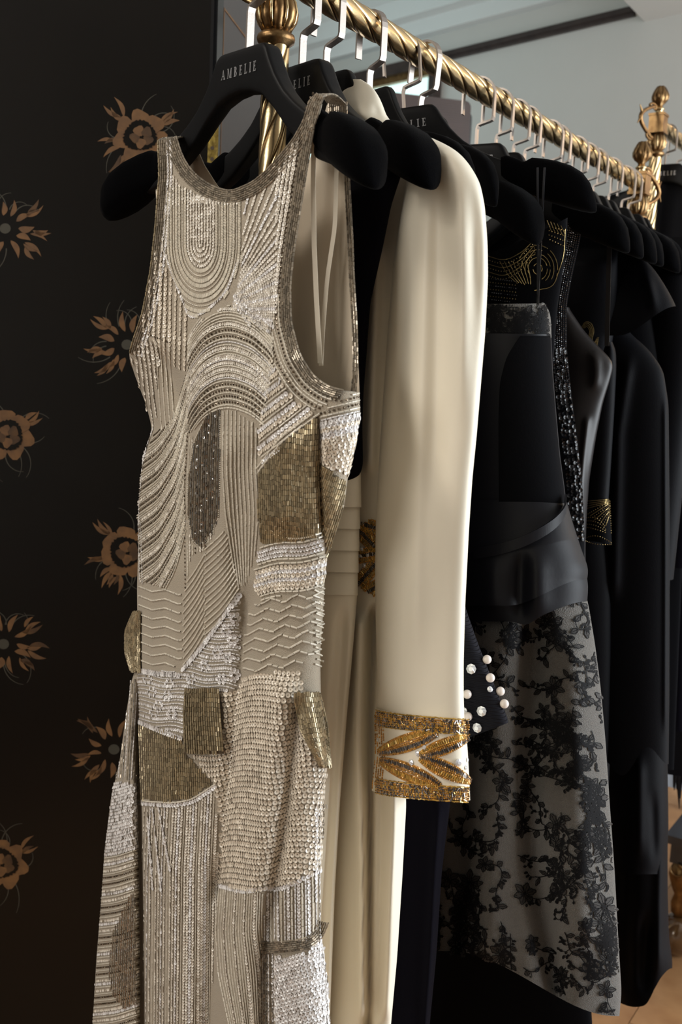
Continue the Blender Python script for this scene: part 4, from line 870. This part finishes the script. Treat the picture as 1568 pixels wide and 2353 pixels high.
WL = surf(D5.px, [(1000, 690), (1000, 780)], [(1252, 697), (1264, 712), (1267, 740), (1268, 780)], 0, .040); lace(WL, [(1060, 700), (1258, 698), (1266, 772), (1060, 772)], g, 26, 9, (1100, 690, 1265, 770), .62)
OL, OR = [(1000, 760), (1000, 1170)], [(1267, 764), (1271, 850), (1279, 950), (1288, 1050), (1297, 1112), (1303, 1165)]
tube_cloth('bodice', g, 'black_satin', D5.px, OL, OR, lambda s: 764+4*s, 1165, .045, base=0)
WO = surf(D5.px, OL, OR, 0, .045)
sheet('bodice_panel', g, 'black_matte', lambda x, y, h: WO(x, y, h), [(1196, 772), (1164, 820), (1149, 880), (1146, 960), (1147, 1160)], [(x-1.5, y) for x, y in OR], 772, 1163, .003, label='matte black side panel')
tier2 = [([(1200, 1250), (1196, 1440)], -.010, 15), ([(1235, 1250), (1240, 1440)], .006, 26), ([(1130, 1250), (1130, 1440)], .005, 26)]
tube_cloth('peplum_tier', g, 'black_satin', D5.px, [(1000, 1140), (985, 1440)], [(1300, 1150), (1320, 1225), (1344, 1300), (1353, 1345), (1350, 1382)], 1150, lambda s: 1428-.0*s-46*sstep(.55, 1, s)+10*np.exp(-((s-.62)/.06)**2), [.046, .066, .070], base=0, folds=tier2)
tube_cloth('peplum_tier', g, 'black_satin', D5.px, [(1000, 1140), (980, 1400)], [(1302, 1150), (1320, 1212), (1340, 1272), (1354, 1308), (1350, 1330)], 1148, lambda s: 1392-62*sstep(.5, 1, s), [.047, .072, .080], base=0, folds=[(p, a*1.1, w) for p, a, w in tier2])
WPp = surf(D5.px, [(1000, 1140), (980, 1400)], [(1302, 1150), (1320, 1212), (1340, 1272), (1354, 1308), (1350, 1330)], 0, .070)
bp = smooth_pl([(1090, 1272), (1150, 1262), (1205, 1244), (1255, 1218), (1288, 1192), (1303, 1166), (1306, 1148)], 5); ribbon('sash', g, 'black_satin', WPp(np.minimum(bp[:, 0], 1300), bp[:, 1], .006), .0125, .002, (0, 0, 1))
for x0, x1 in ((1236, 1237), (1252, 1236)): 
    t = np.linspace(0, 1, 20); ribbon('strap', g, 'black_satin', D5.px(x0+(x1-x0)*t, 385+(700-385)*t, .030+.012*t), .0022, .001, D5.u)

# ------------------------------------------------------------------ 6. gold embroidered black top
D6 = Plane(HY[5]+.02, -8); g = thing('embroidered_top', 'black halter top with gold scroll embroidery behind the lace dress straps', 'top', (0, HY[5], .9), 'gowns on the front brass rack')
EL, ER = [(1040, 490), (1020, 700), (1020, 1000)], [(1305, 495), (1303, 560), (1292, 640), (1280, 720), (1268, 900), (1262, 1000)]
tube_cloth('top_body', g, 'black_matte', D6.px, EL, ER, lambda s: 610-110*s**1.3, 1000, .018, base=0)
WE = surf(D6.px, EL, ER, 0, .018); Be = Beads(WE); pe = [(1118, 560), (1180, 560), (1240, 520), (1262, 505), (1300, 512), (1298, 580), (1276, 690), (1200, 694), (1118, 694)]
for r_, a0, a1 in ((34, -200, 60), (26, -200, 60), (44, -190, 30), (54, -150, 20), (12, 0, 360)):
    t = np.radians(np.linspace(a0, a1, 40)); Be.row(np.stack([1236+r_*np.cos(t)*.85, 618+r_*np.sin(t)], -1), 'gth', pe, .9)
for k in range(6): Be.row(smooth_pl([(1120, 588+9*k), (1160, 600+9*k), (1200, 580+8*k), (1232, 548+6*k)]), 'gth' if k % 2 == 0 else 'gdt', pe)
for k in range(7): Be.row(smooth_pl([(1150+10*k, 602), (1165+9*k, 630), (1190+5*k, 652)]), 'gth', pe)
for k in range(5): Be.row([(1258+8*k, 508+3*k), (1268+8*k, 532+2*k)], 'gth', pe)
for k in range(4): Be.row([(1262, 520+10*k), (1298, 530+12*k)], 'gdt', pe)
Be.row(smooth_pl([(1300, 520), (1296, 590), (1272, 660), (1225, 668)]), 'gth', pe)
for k in range(7): Be.row([(1120, 640+8*k), (1190, 648+8*k)], 'gdt' if k % 2 else 'bkb', pe)
Be.build('gold_embroidery', g)

# ------------------------------------------------------------------ 7. bead strapped dress
D7 = Plane(HY[6], PHI[6]); g = thing('bead_strap_dress', 'black dress edged with shiny black bead straps and sequins', 'dress', (0, HY[6], .6), 'gowns on the front brass rack')
QL, QR = [(1140, 520), (1130, 800), (1150, 1300), (1060, 1500), (940, 2100), (930, 2600)], [(1345, 488), (1332, 560), (1314, 640), (1303, 700), (1303, 800), (1313, 900), (1326, 1000), (1338, 1100), (1344, 1240), (1340, 1500), (1345, 1900), (1350, 2200), (1362, 2353), (1362, 2600)]
tube_cloth('dress_body', g, 'black_matte', D7.px, QL, QR, lambda s: 700-214*sstep(.72, .98, s), 2600, .022, base=0, ny=220)
WQ = surf(D7.px, QL, QR, 0, .022); Bq = Beads(WQ); edge = QR[:8]
for k, o in enumerate(np.arange(3, 34, 5)): Bq.row([q for q in offset([p for p in QR if p[1] < 930], o) ], 'bkb')
for k, o in enumerate(np.arange(4, 40, 9)): Bq.row(offset([p for p in QR if p[1] > 780 and p[1] < 1300], o), 'bks', jit=.3)
Bq.build('bead_edging', g)

# ------------------------------------------------------------------ 8. dark satin dress with pointed bust
D8 = Plane(HY[7], PHI[7]); g = thing('satin_dress', 'dark brown black satin strapless dress with pointed bust edge', 'dress', (0, HY[7], .6), 'gowns on the front brass rack')
tube_cloth('dress_body', g, 'brown_satin', D8.px, [(1285, 706), (1240, 760), (1220, 900), (1220, 1500)], [(1308, 708), (1345, 764), (1384, 804), (1412, 832), (1404, 868), (1386, 925), (1371, 1000), (1355, 1100), (1349, 1180), (1346, 1260), (1352, 1500)], 706, 1500, [.012, .030, .028], base=0, folds=[([(1368, 800), (1372, 860), (1366, 900)], .004, 12), ([(1352, 950), (1342, 1050), (1332, 1200)], .004, 8)], fade=25)
t = np.linspace(0, 1, 16); ribbon('strap', g, 'brown_satin', D8.px(1401-6*t, 560+235*t, .02+0*t), .006, .001, D8.u)
Wg8 = surf(D8.px, [(1285, 706), (1240, 760)], [(1308, 708), (1345, 764), (1384, 804), (1412, 832)], .0, .012)

# ------------------------------------------------------------------ 9. black dress with gold beaded cuff
D9 = Plane(HY[8], PHI[8]); g = thing('cuffed_dress', 'black long sleeved dress with gold beaded cuff and gold chest embroidery', 'dress', (0, HY[8], .6), 'gowns on the front brass rack')
tube_cloth('dress_body', g, 'black_crepe', D9.px, [(1300, 560), (1270, 700), (1260, 1000), (1260, 2100)], [(1420, 560), (1420, 700), (1392, 900), (1380, 1150), (1398, 1250), (1407, 1330), (1408, 1500), (1404, 1700), (1398, 1850), (1394, 2100)], 560, 2100, .026, base=-.01, ny=200, pinch=.03)
WD9 = surf(D9.px, [(1300, 560), (1270, 700), (1260, 1000), (1260, 2100)], [(1420, 560), (1420, 700), (1392, 900), (1380, 1150), (1398, 1250), (1407, 1330), (1408, 1500), (1404, 1700), (1398, 1850), (1394, 2100)], -.01, .026)
sv = tube_cloth('sleeve', g, 'black_crepe', D9.px, [(1394, 786), (1372, 850), (1352, 950), (1345, 1100), (1343, 1150)], [(1408, 786), (1416, 800), (1417, 850), (1412, 950), (1404, 1080), (1399, 1150)], 786, 1150, .014, base=.03, ny=60)
cL, cR = [(1340, 1140), (1342, 1255)], [(1399, 1140), (1404, 1200), (1407, 1255)]
cf_ = tube_cloth('cuff', g, 'black_matte', D9.px, cL, cR, 1146, lambda s: 1240+12*s, .016, base=.03, ny=20); Wf9 = surf(D9.px, cL, cR, .03, .016); B9 = Beads(Wf9)
for k in range(4): B9.row(smooth_pl([(1343, 1152+6*k), (1372, 1150+4*k), (1400, 1147+3*k)]), 'gth')
for k in range(8): B9.row([(1402, 1152+4*k), (1350+6*k, 1182+4*k)], 'gth' if k % 2 else 'gdt')
for k in range(4): B9.row(smooth_pl([(1346, 1190+7*k), (1372, 1186+10*k), (1392, 1212+4*k)]), 'gdt')
B9.row([(1402, 1150), (1405, 1225)], 'gdt'); B9.row(smooth_pl([(1344, 1238), (1362, 1228), (1390, 1236), (1406, 1248)]), 'gdt'); B9.row(smooth_pl([(1344, 1242), (1370, 1252), (1406, 1251)]), 'gdt'); B9.build('cuff_beads', cf_)
B9 = Beads(WD9)
for o in (0, 3, 6, 9): B9.row(smooth_pl([(1337+o, 752), (1346, 738+o), (1360-o, 742+o), (1366-o, 760), (1360-o, 782), (1368, 790), (1376-o, 772+o), (1374, 788+o), (1370, 805)], 3, 2), 'gth')
B9.build('gold_embroidery', g)

# ------------------------------------------------------------------ 10. black gown with wide shoulder ruffle; 11. long gown with flared hem
D10 = Plane(HY[9], PHI[9]); g = thing('ruffle_gown', 'black gown with wide crisp off shoulder ruffle', 'gown', (0, HY[9], .5), 'gowns on the front brass rack')
tube_cloth('ruffle', g, 'black_crepe', D10.px, [(1330, 580), (1310, 720), (1310, 800)], [(1462, 580), (1500, 612), (1530, 657), (1557, 707), (1557, 800)], 585, lambda s: 772-66*sstep(.45, 1, s)-2*s, [.012, .03, .042], base=0, folds=[([(1480, 600), (1500, 680), (1510, 740)], .006, 12)])
tube_cloth('gown_body', g, 'black_crepe', D10.px, [(1320, 640), (1310, 1000), (1300, 1800)], [(1430, 640), (1440, 760), (1490, 800), (1525, 850), (1537, 930), (1540, 1200), (1539, 1600), (1537, 1760)], 640, lambda s: 1790-60*s+26*np.sin(s*14), [.02, .028, .03, .032], base=0, folds=[([(1450, 800), (1420, 1000), (1410, 1400)], .008, 14), ([(1530, 900), (1531, 1300), (1530, 1700)], .004, 6)], ny=160)
D11 = Plane(HY[10], PHI[10]); g = thing('flared_gown', 'long black crepe gown with flared hem above the wooden floor', 'gown', (0, HY[10], .3), 'gowns on the front brass rack')
tube_cloth('gown_body', g, 'black_crepe', D11.px, [(1350, 640), (1330, 1000), (1360, 1800), (1400, 2150), (1418, 2320)], [(1450, 640), (1500, 720), (1530, 900), (1533, 1400), (1535, 1800), (1535, 2050), (1538, 2150), (1547, 2215), (1543, 2250)], 640, lambda s: 2300+14*np.sin(np.pi*np.clip(s/.7, 0, 1))-75*sstep(.5, 1, s), [.02, .03, .035, .05], base=0, folds=[([(1470, 1750), (1468, 1990)], .012, 14), ([(1520, 1800), (1518, 2000), (1512, 2260)], .008, 12), ([(1490, 2080), (1480, 2300)], -.012, 16), ([(1440, 1800), (1440, 2300)], -.008, 16)], ny=220)
tube_cloth('skirt_tier', g, 'black_crepe', D11.px, [(1380, 1700), (1390, 2000)], [(1534, 1700), (1537, 1900), (1533, 1990), (1528, 2005)], 1700, lambda s: 2012-4*s, [.045, .058], base=0, folds=[([(1470, 1720), (1470, 1990)], .007, 14), ([(1500, 1800), (1506, 2000)], -.004, 10)], ny=60)

# ------------------------------------------------------------------ further black garments near the far post
def plain(i, y, phi, X, zr, label, group, hem, mt, sleeve=False, w=1., name='black_dress', cat='dress'):
    D = Plane(y, phi, X, zr); o = thing(name, label, cat, (X, y, hem), group); z = lambda q: q
    k = w; L = [(-.055*k, -.10), (-.15*k, -.135), (-.195*k, -.165), (-.19*k, -.30), (-.15*k, -.46), (-.19*k, -.66), (-.21*k, hem-zr)]; R = [(-a, b) for a, b in L]
    fn = lambda x, y, h: D.uv(x, -y, h)
    cl = lambda P: [(a, -b) for a, b in P]
    global curve; c0 = curve; curve = lambda p, sm=14.: c0(p, .012)
    rg = np.random.default_rng(i); p1, p2 = rg.random(2)*6
    tube_cloth('dress_body', o, mt, fn, cl(L), cl(R), lambda s: .105+.03*(2*s-1)**2+.0*s, zr-hem, [.010, .016, .017, .018, .019], base=-.002, drape=lambda s, t: .004*np.sin(s*17+p1)*t+.003*np.sin(s*31+p2)*t, na=90, ny=70, pinch=.05)
    if sleeve:
        for sg in (-1, 1): tube_cloth('sleeve', o, mt, fn, [(sg*.185-.035, .16), (sg*.2-.04, .3), (sg*.205-.03, .66)], [(sg*.185+.03, .16), (sg*.2+.04, .3), (sg*.205+.03, .66)], .16, .66, .026, base=.012, na=40, ny=40, pinch=.15)
    curve = c0; return o
FL = 'plain black garment hanging near the far post of the front rack'
for k, i in enumerate(range(11, 18)):
    plain(i, HY[i], PHI[i], 0, ZR, FL, 'black garments by the far post', .62+.05*(k % 3), ('black_crepe', 'black_matte', 'black_velvet_cloth')[k % 3], k % 2 == 0, .95)
X2, Y2, Z2 = map(float, P2)
R2 = [(.07, -4, 'black_dress', 'black dress on the first hanger of the tall rack', 'black_crepe', .75), (.16, -2, 'black_dress', 'black velvet dress behind the first dress of the tall rack', 'black_velvet_cloth', .70), (.30, -4, 'pale_gown', 'pale grey blue satin gown hanging on the tall rack', 'pale_satin', .34), (.45, -3, 'black_dress', 'long black dress far along the tall rack', 'black_matte', .62)]
for k, (dy, ph, nm, lb, mt, hem) in enumerate(R2):
    make_hanger(30+k, Y2+dy, ph, 0, .070, 'black hanger holding the ' + lb, X2, Z2); plain(40+k, Y2+dy, ph, X2, Z2, lb, 'garments on the tall rack', hem, mt, k == 1, 1., nm)
# feather trimmed stole hanging from the tall rack's first hanger
fe = thing('feather_stole', 'black feather trimmed stole hanging beside the flared gown', 'stole', (X2, Y2+.05, .7)); rg = np.random.default_rng(3)
Df = Plane(Y2+.03, -4, X2, Z2); t = np.linspace(0, 1, 20)
sheet('stole_body', fe, 'feather', Df.px, [(1548, 900), (1547, 1300), (1549, 1480)], [(1580, 900), (1582, 1300), (1580, 1480)], 900, 1480, lambda s, t: .03+.01*np.sin(s*9), 14, 30)
for k in range(26):
    x0 = 1550+rg.random()*28; y0 = 1440+rg.random()*40; L = rg.uniform(120, 420); x1 = x0+rg.normal(0, 9); p = np.stack([x0+(x1-x0)*t+6*np.sin(t*3+k), y0+L*t], -1)
    P = Df.px(p[:, 0], p[:, 1], .035+.012*rg.random()+0*t); w = .007*np.sin(np.pi*np.clip(t*.9+.08, 0, 1))**.7; V = np.concatenate([P-Df.u*w[:, None], P+Df.n*.001, P+Df.u*w[:, None]]); n = len(t)
    obj('feather', V, [(r*n+i, r*n+i+1, (r+1)*n+i+1, (r+1)*n+i) for r in (0, 1) for i in range(n-1)], 'feather', fe)

# ------------------------------------------------------------------ folding lacquer screen on the left
A1 = at_depth(482, 150, 1.50); A1[2] = 0
fwd = RW @ [0, 0, 1.]; fwd[2] = 0; fwd /= np.linalg.norm(fwd); rgt = np.array([fwd[1], -fwd[0], 0])
d1 = -rgt*.985-fwd*.17; d1 /= np.linalg.norm(d1); n1 = np.array([d1[1], -d1[0], 0]); n1 = n1 if np.dot(n1, CAM-A1) > 0 else -n1
HS = float(at_depth(484, -100, 1.5)[2])
scr = thing('folding_screen', 'black lacquer folding screen painted with brown gold flowers behind the cream dress', 'screen', A1)
def obox(mb, o, d, n, s0, s1, z0, z1, t0, t1, m=0):
    V = [o+d*s+n*t+np.array([0, 0, z]) for z in (z0, z1) for s, t in ((s0, t0), (s1, t0), (s1, t1), (s0, t1))]; mb.add(V, [(0,3,2,1),(4,5,6,7),(0,1,5,4),(1,2,6,5),(2,3,7,6),(3,0,4,7)], m)
mb = MB(); obox(mb, A1, d1, n1, 0, .62, .02, HS, -.022, 0); mb.build('screen_panel', 'lacquer', scr, label='black lacquer panel')
A2 = at_depth(489, 150, 1.515); A2[2] = 0; d2 = fwd*.988+rgt*.155; d2 /= np.linalg.norm(d2); n2 = np.array([d2[1], -d2[0], 0]); n2 = n2 if np.dot(n2, CAM-A2) > 0 else -n2
mb = MB(); obox(mb, A2, d2, n2, 0, .45, .02, HS, -.022, 0); p2 = mb.build('screen_panel', 'panel_grey', scr, label='dark grey side of the receding panel')
mb = MB(); obox(mb, A2, d2, n2, 0, .03, .02, HS, 0, .006); mb.build('panel_edge', 'black_lacq', scr)
mb = MB(); obox(mb, A2, d2, n2, .05, .43, HS-.060, HS-.057, 0, .0012); obox(mb, A2, d2, n2, .05, .053, .08, HS-.06, 0, .0012); mb.build('gold_line', 'gold_paint', scr)
A3 = A1+d1*.63; d3 = d1*.6+fwd*.8; d3 /= np.linalg.norm(d3); n3 = np.array([d3[1], -d3[0], 0]); n3 = n3 if np.dot(n3, CAM-A3) > 0 else -n3
mb = MB(); obox(mb, A3, d3, n3, 0, .62, .02, HS, -.022, 0); mb.build('screen_panel', 'lacquer', scr)
hq = at_depth(489, 335, 1.50); mb = MB(); obox(mb, np.array([hq[0], hq[1], 0]), rgt, -fwd, -.007, .0085, hq[2]-.045, hq[2]+.045, 0, .003); hg = mb.build('hinge', 'hinge', scr, label='worn brass hinge')
for dz in (.022, -.004, -.02):
    mb = MB(); c = hq-fwd*.003+np.array([0, 0, dz]); t = np.linspace(0, 2*np.pi, 11)[:-1]; mb.add([c+rgt*.0028*math.cos(a)+np.array([0, 0, .0028*math.sin(a)])-fwd*.0006 for a in t], [tuple(range(10))]); mb.build('screw', 'hinge_hole', hg)
def scr_pt(px, py, off=.0006):
    r = ray(px, py); k = ((A1-CAM) @ n1+off)/(r @ n1); return CAM+r*np.asarray(k)[..., None]
def flower_paint(cx, cy, kind, seed, dim):
    rg = np.random.default_rng(seed); V, Fc, mi = [], [], []
    def poly(p, m, off=.0006):
        p = np.asarray(p, float); c = p.mean(0); q = np.concatenate([c[None], p]); w = scr_pt(q[:, 0], q[:, 1], off); b = len(V); V.extend(w.tolist())
        for i in range(len(p)): Fc.append((b, b+1+i, b+1+(i+1) % len(p))); mi.append(m)
    def leaf_(x, y, a, L, w, m=0):
        t = np.linspace(0, 1, 10); pr = np.sin(np.pi*t**.75); c, s = math.cos(a), math.sin(a); cv = .12*L*np.sin(np.pi*t)*rg.choice([-1, 1])
        up = np.stack([x+c*L*t-s*(pr*w+cv), y+s*L*t+c*(pr*w+cv)], -1); dn = np.stack([x+c*L*t-s*(-pr*w+cv), y+s*L*t+c*(-pr*w+cv)], -1); poly(np.concatenate([up, dn[::-1][1:-1]]), m)
    def curl(x, y, a, L, k, wd=1.3):
        t = np.linspace(0, 1, 22); ang = a+k*t; p = np.stack([x+np.cumsum(np.cos(ang))*L/22, y+np.cumsum(np.sin(ang))*L/22], -1); nn = np.stack([-np.sin(ang), np.cos(ang)], -1)*(wd*(1-.6*t))[:, None]
        w1, w2 = scr_pt(*(p+nn).T, .0005), scr_pt(*(p-nn).T, .0005); b = len(V); V.extend(w1.tolist()); V.extend(w2.tolist())
        for i in range(21): Fc.append((b+i, b+i+1, b+22+i+1, b+22+i)); mi.append(2)
    def spray(a, r0, n=4, sc=1.):
        for k in range(n): leaf_(cx+r0*math.cos(a)+rg.normal(0, 5), cy+r0*math.sin(a)*.95+rg.normal(0, 5), a+(k-(n-1)/2)*.26, rg.uniform(30, 52)*sc, rg.uniform(4, 6), 0 if rg.random() < .75 else 1)
    if kind == 'peony':
        n = 7
        for k in range(n):
            a = 2*math.pi*k/n+.2; r = rg.uniform(38, 45); t = np.linspace(0, 2*np.pi, 15)[:-1]; x, y = cx+r*math.cos(a), cy+r*math.sin(a)*.92; rr = 21+3*np.cos(3*t+rg.random()*6); poly(np.stack([x+rr*np.cos(t), y+rr*np.sin(t)], -1), 0, .0006+.00008*k)
        t = np.linspace(0, 2*np.pi, 61)[:-1]; rr = 35+2.5*np.sin(3*t+seed)+5*np.abs(np.sin(17*t)); poly(np.stack([cx+rr*np.cos(t), cy+rr*np.sin(t)*.9], -1), 3, .0016)
        for k in range(5):
            a = 2*math.pi*k/5+.5; t = np.linspace(0, 2*np.pi, 13)[:-1]; x, y = cx+4+16*math.cos(a), cy+2+15*math.sin(a); rr = 12+2*np.cos(3*t+k); poly(np.stack([x+rr*np.cos(t), y+rr*np.sin(t)], -1), 0 if k % 2 else 1, .0020+.0001*k)
        for a in (-2.3, -.55, 2.85, 2.2, 1.9): spray(a, 56, 3)
    else:
        for k in range(11): a = 2*math.pi*k/11; leaf_(cx+30*math.cos(a), cy+30*math.sin(a), a+rg.normal(0, .15), rg.uniform(28, 48), rg.uniform(5, 8), 0)
        for a in (-2.4, -.6, .15, .7, 2.9, 2.3): spray(a, 58, 3)
        t = np.linspace(0, 2*np.pi, 13)[:-1]; poly(np.stack([cx+13*np.cos(t), cy+12*np.sin(t)], -1), 2, .0006)
    for k in range(9): a = rg.uniform(0, 6.28); curl(cx+45*math.cos(a), cy+42*math.sin(a), a, rg.uniform(50, 85), rg.choice([-1, 1])*rg.uniform(1., 2.2))
    obj('painted_flower', V, Fc, ['gold_paint', 'gold_paint_dim', 'line_paint', 'lacquer'], scr, smooth=False, mi=mi, label='brown gold painted flower')
for k, (x, y, kd) in enumerate([(322, 312, 'peony'), (292, 792, 'aster'), (290, 1268, 'peony'), (262, 1722, 'aster'), (12, 525, 'aster'), (15, 1000, 'peony'), (8, 1480, 'aster'), (2, 1985, 'peony')]): flower_paint(x, y, kd, k, False)

# ------------------------------------------------------------------ framed mirror and brown standing panel behind the rail
sr = float(np.dot(on_wall(1018, 150)-W0, WD)); sl = sr-1.25; zt = float(on_wall(1000, 142, .06)[2])+.038; zm = zt-.40
mr_ = thing('lit_transom_door', 'tall dark framed wall panel with gold bead and lit pale glass transom', 'door panel', tuple(np.array([W0[0], W0[1], 0])+WD*(sl+sr)/2))
mb = MB(); wallbox(mb, sl, sr, zt-.05, zt, .002, .06); wallbox(mb, sl, sl+.06, 0, zt-.05, .002, .06); wallbox(mb, sr-.03, sr, 0, zt-.05, .002, .06); wallbox(mb, sl+.06, sr-.03, zm-.05, zm, .002, .055); mb.build('frame', 'dark_wood', mr_)
mb = MB(); wallbox(mb, sl+.06, sr-.03, zt-.082, zt-.05, .002, .045); wallbox(mb, sl+.06, sl+.08, zm, zt-.082, .002, .045); mb.build('gold_bead', 'antique', mr_)
mb = MB(); wallbox(mb, sl+.06, sr-.03, zm, zt-.05, .002, .02); mb.build('lit_pane', 'pale_pane', mr_, label='lit pale aqua glass')
mb = MB(); wallbox(mb, sl+.06, sr-.03, 0, zm-.05, .002, .03); mb.build('lower_panel', 'dark_wood2', mr_)

q = at_depth(1086, 330, 2.9); br = thing('leather_panel', 'brown leather covered standing panel with rounded corner behind the hangers', 'panel', (q[0], q[1], 0)); zb = float(at_depth(1070, 236, 2.9)[2])
w_ = .34; c_ = .018; pr_ = [(0, 0), (w_, 0), (w_, zb-c_)]+[(w_-c_+c_*math.cos(a), zb-c_+c_*math.sin(a)) for a in np.linspace(0, math.pi/2, 6)[1:]]+[(c_-c_*math.sin(a), zb-c_+c_*math.cos(a)) for a in np.linspace(0, math.pi/2, 6)]
for nm, mt, off, t in (('leather_board', 'dark_wood2', 0, .02), ('back_board', 'black_lacq', .03, .05)):
    mb = MB(); uu = rgt*.97+fwd*.24; nn = -fwd*.97+rgt*.24; o = at_depth(1078 if nm[0] == 'l' else 1090, 330, 2.9); o[2] = 0; n = len(pr_)
    dz = 0 if nm[0] == 'l' else -.022
    mb.add([o+uu*(a-w_)-nn*off+np.array([0, 0, max(0, b+(dz if b > 0 else 0))]) for a, b in pr_]+[o+uu*(a-w_)-nn*(off+t)+np.array([0, 0, max(0, b+(dz if b > 0 else 0))]) for a, b in pr_], [tuple(range(n)), tuple(range(n, 2*n))[::-1]]+[(i, n+i, n+(i+1) % n, (i+1) % n) for i in range(n)]); mb.build(nm, mt, br)

# ------------------------------------------------------------------ low carved table at the right edge
q = at_z(1556, 2190, 0)+np.array([.19, .19, 0]); tb = thing('carved_table', 'low black and gold carved table with ball feet beyond the gowns', 'table', (q[0], q[1], 0))
tw = .22; mb = MB(); mb.box((q[0]-tw, q[1]-tw, .235), (q[0]+tw, q[1]+tw, .30)); mb.box((q[0]-tw-.012, q[1]-tw-.012, .285), (q[0]+tw+.012, q[1]+tw+.012, .305)); mb.build('table_top', 'black_lacq', tb)
mb = MB()
for k in range(12):
    x = q[0]-tw+.02+k*.0365
    mb.tube([(x+.016*math.sin(a), q[1]-tw-.004, .222+.014*math.cos(a)) for a in np.linspace(0, 5, 14)], np.linspace(.004, .0015, 14), 6)
mb.build('gilt_carving', 'antique', tb, True)
for sx in (-1, 1):
    for sy in (-1, 1):
        c = (q[0]+sx*(tw-.03), q[1]+sy*(tw-.03), 0); mb = MB(); mb.lathe([(.02, .235), (.030, .22), (.034, .20), (.026, .17), (.018, .15), (.024, .13), (.022, .105), (.012, .095)][::-1], c, 28, 7, .12, 0); lg = mb.build('leg', 'antique', tb, True)
        mb = MB(); mb.lathe([(.004, .0)]+[(.05*math.sin(a), .05-.05*math.cos(a)) for a in np.linspace(.15, 3.0, 14)]+[(.005, .1)], c, 28); mb.build('ball_foot', 'glass_ball', lg, True)
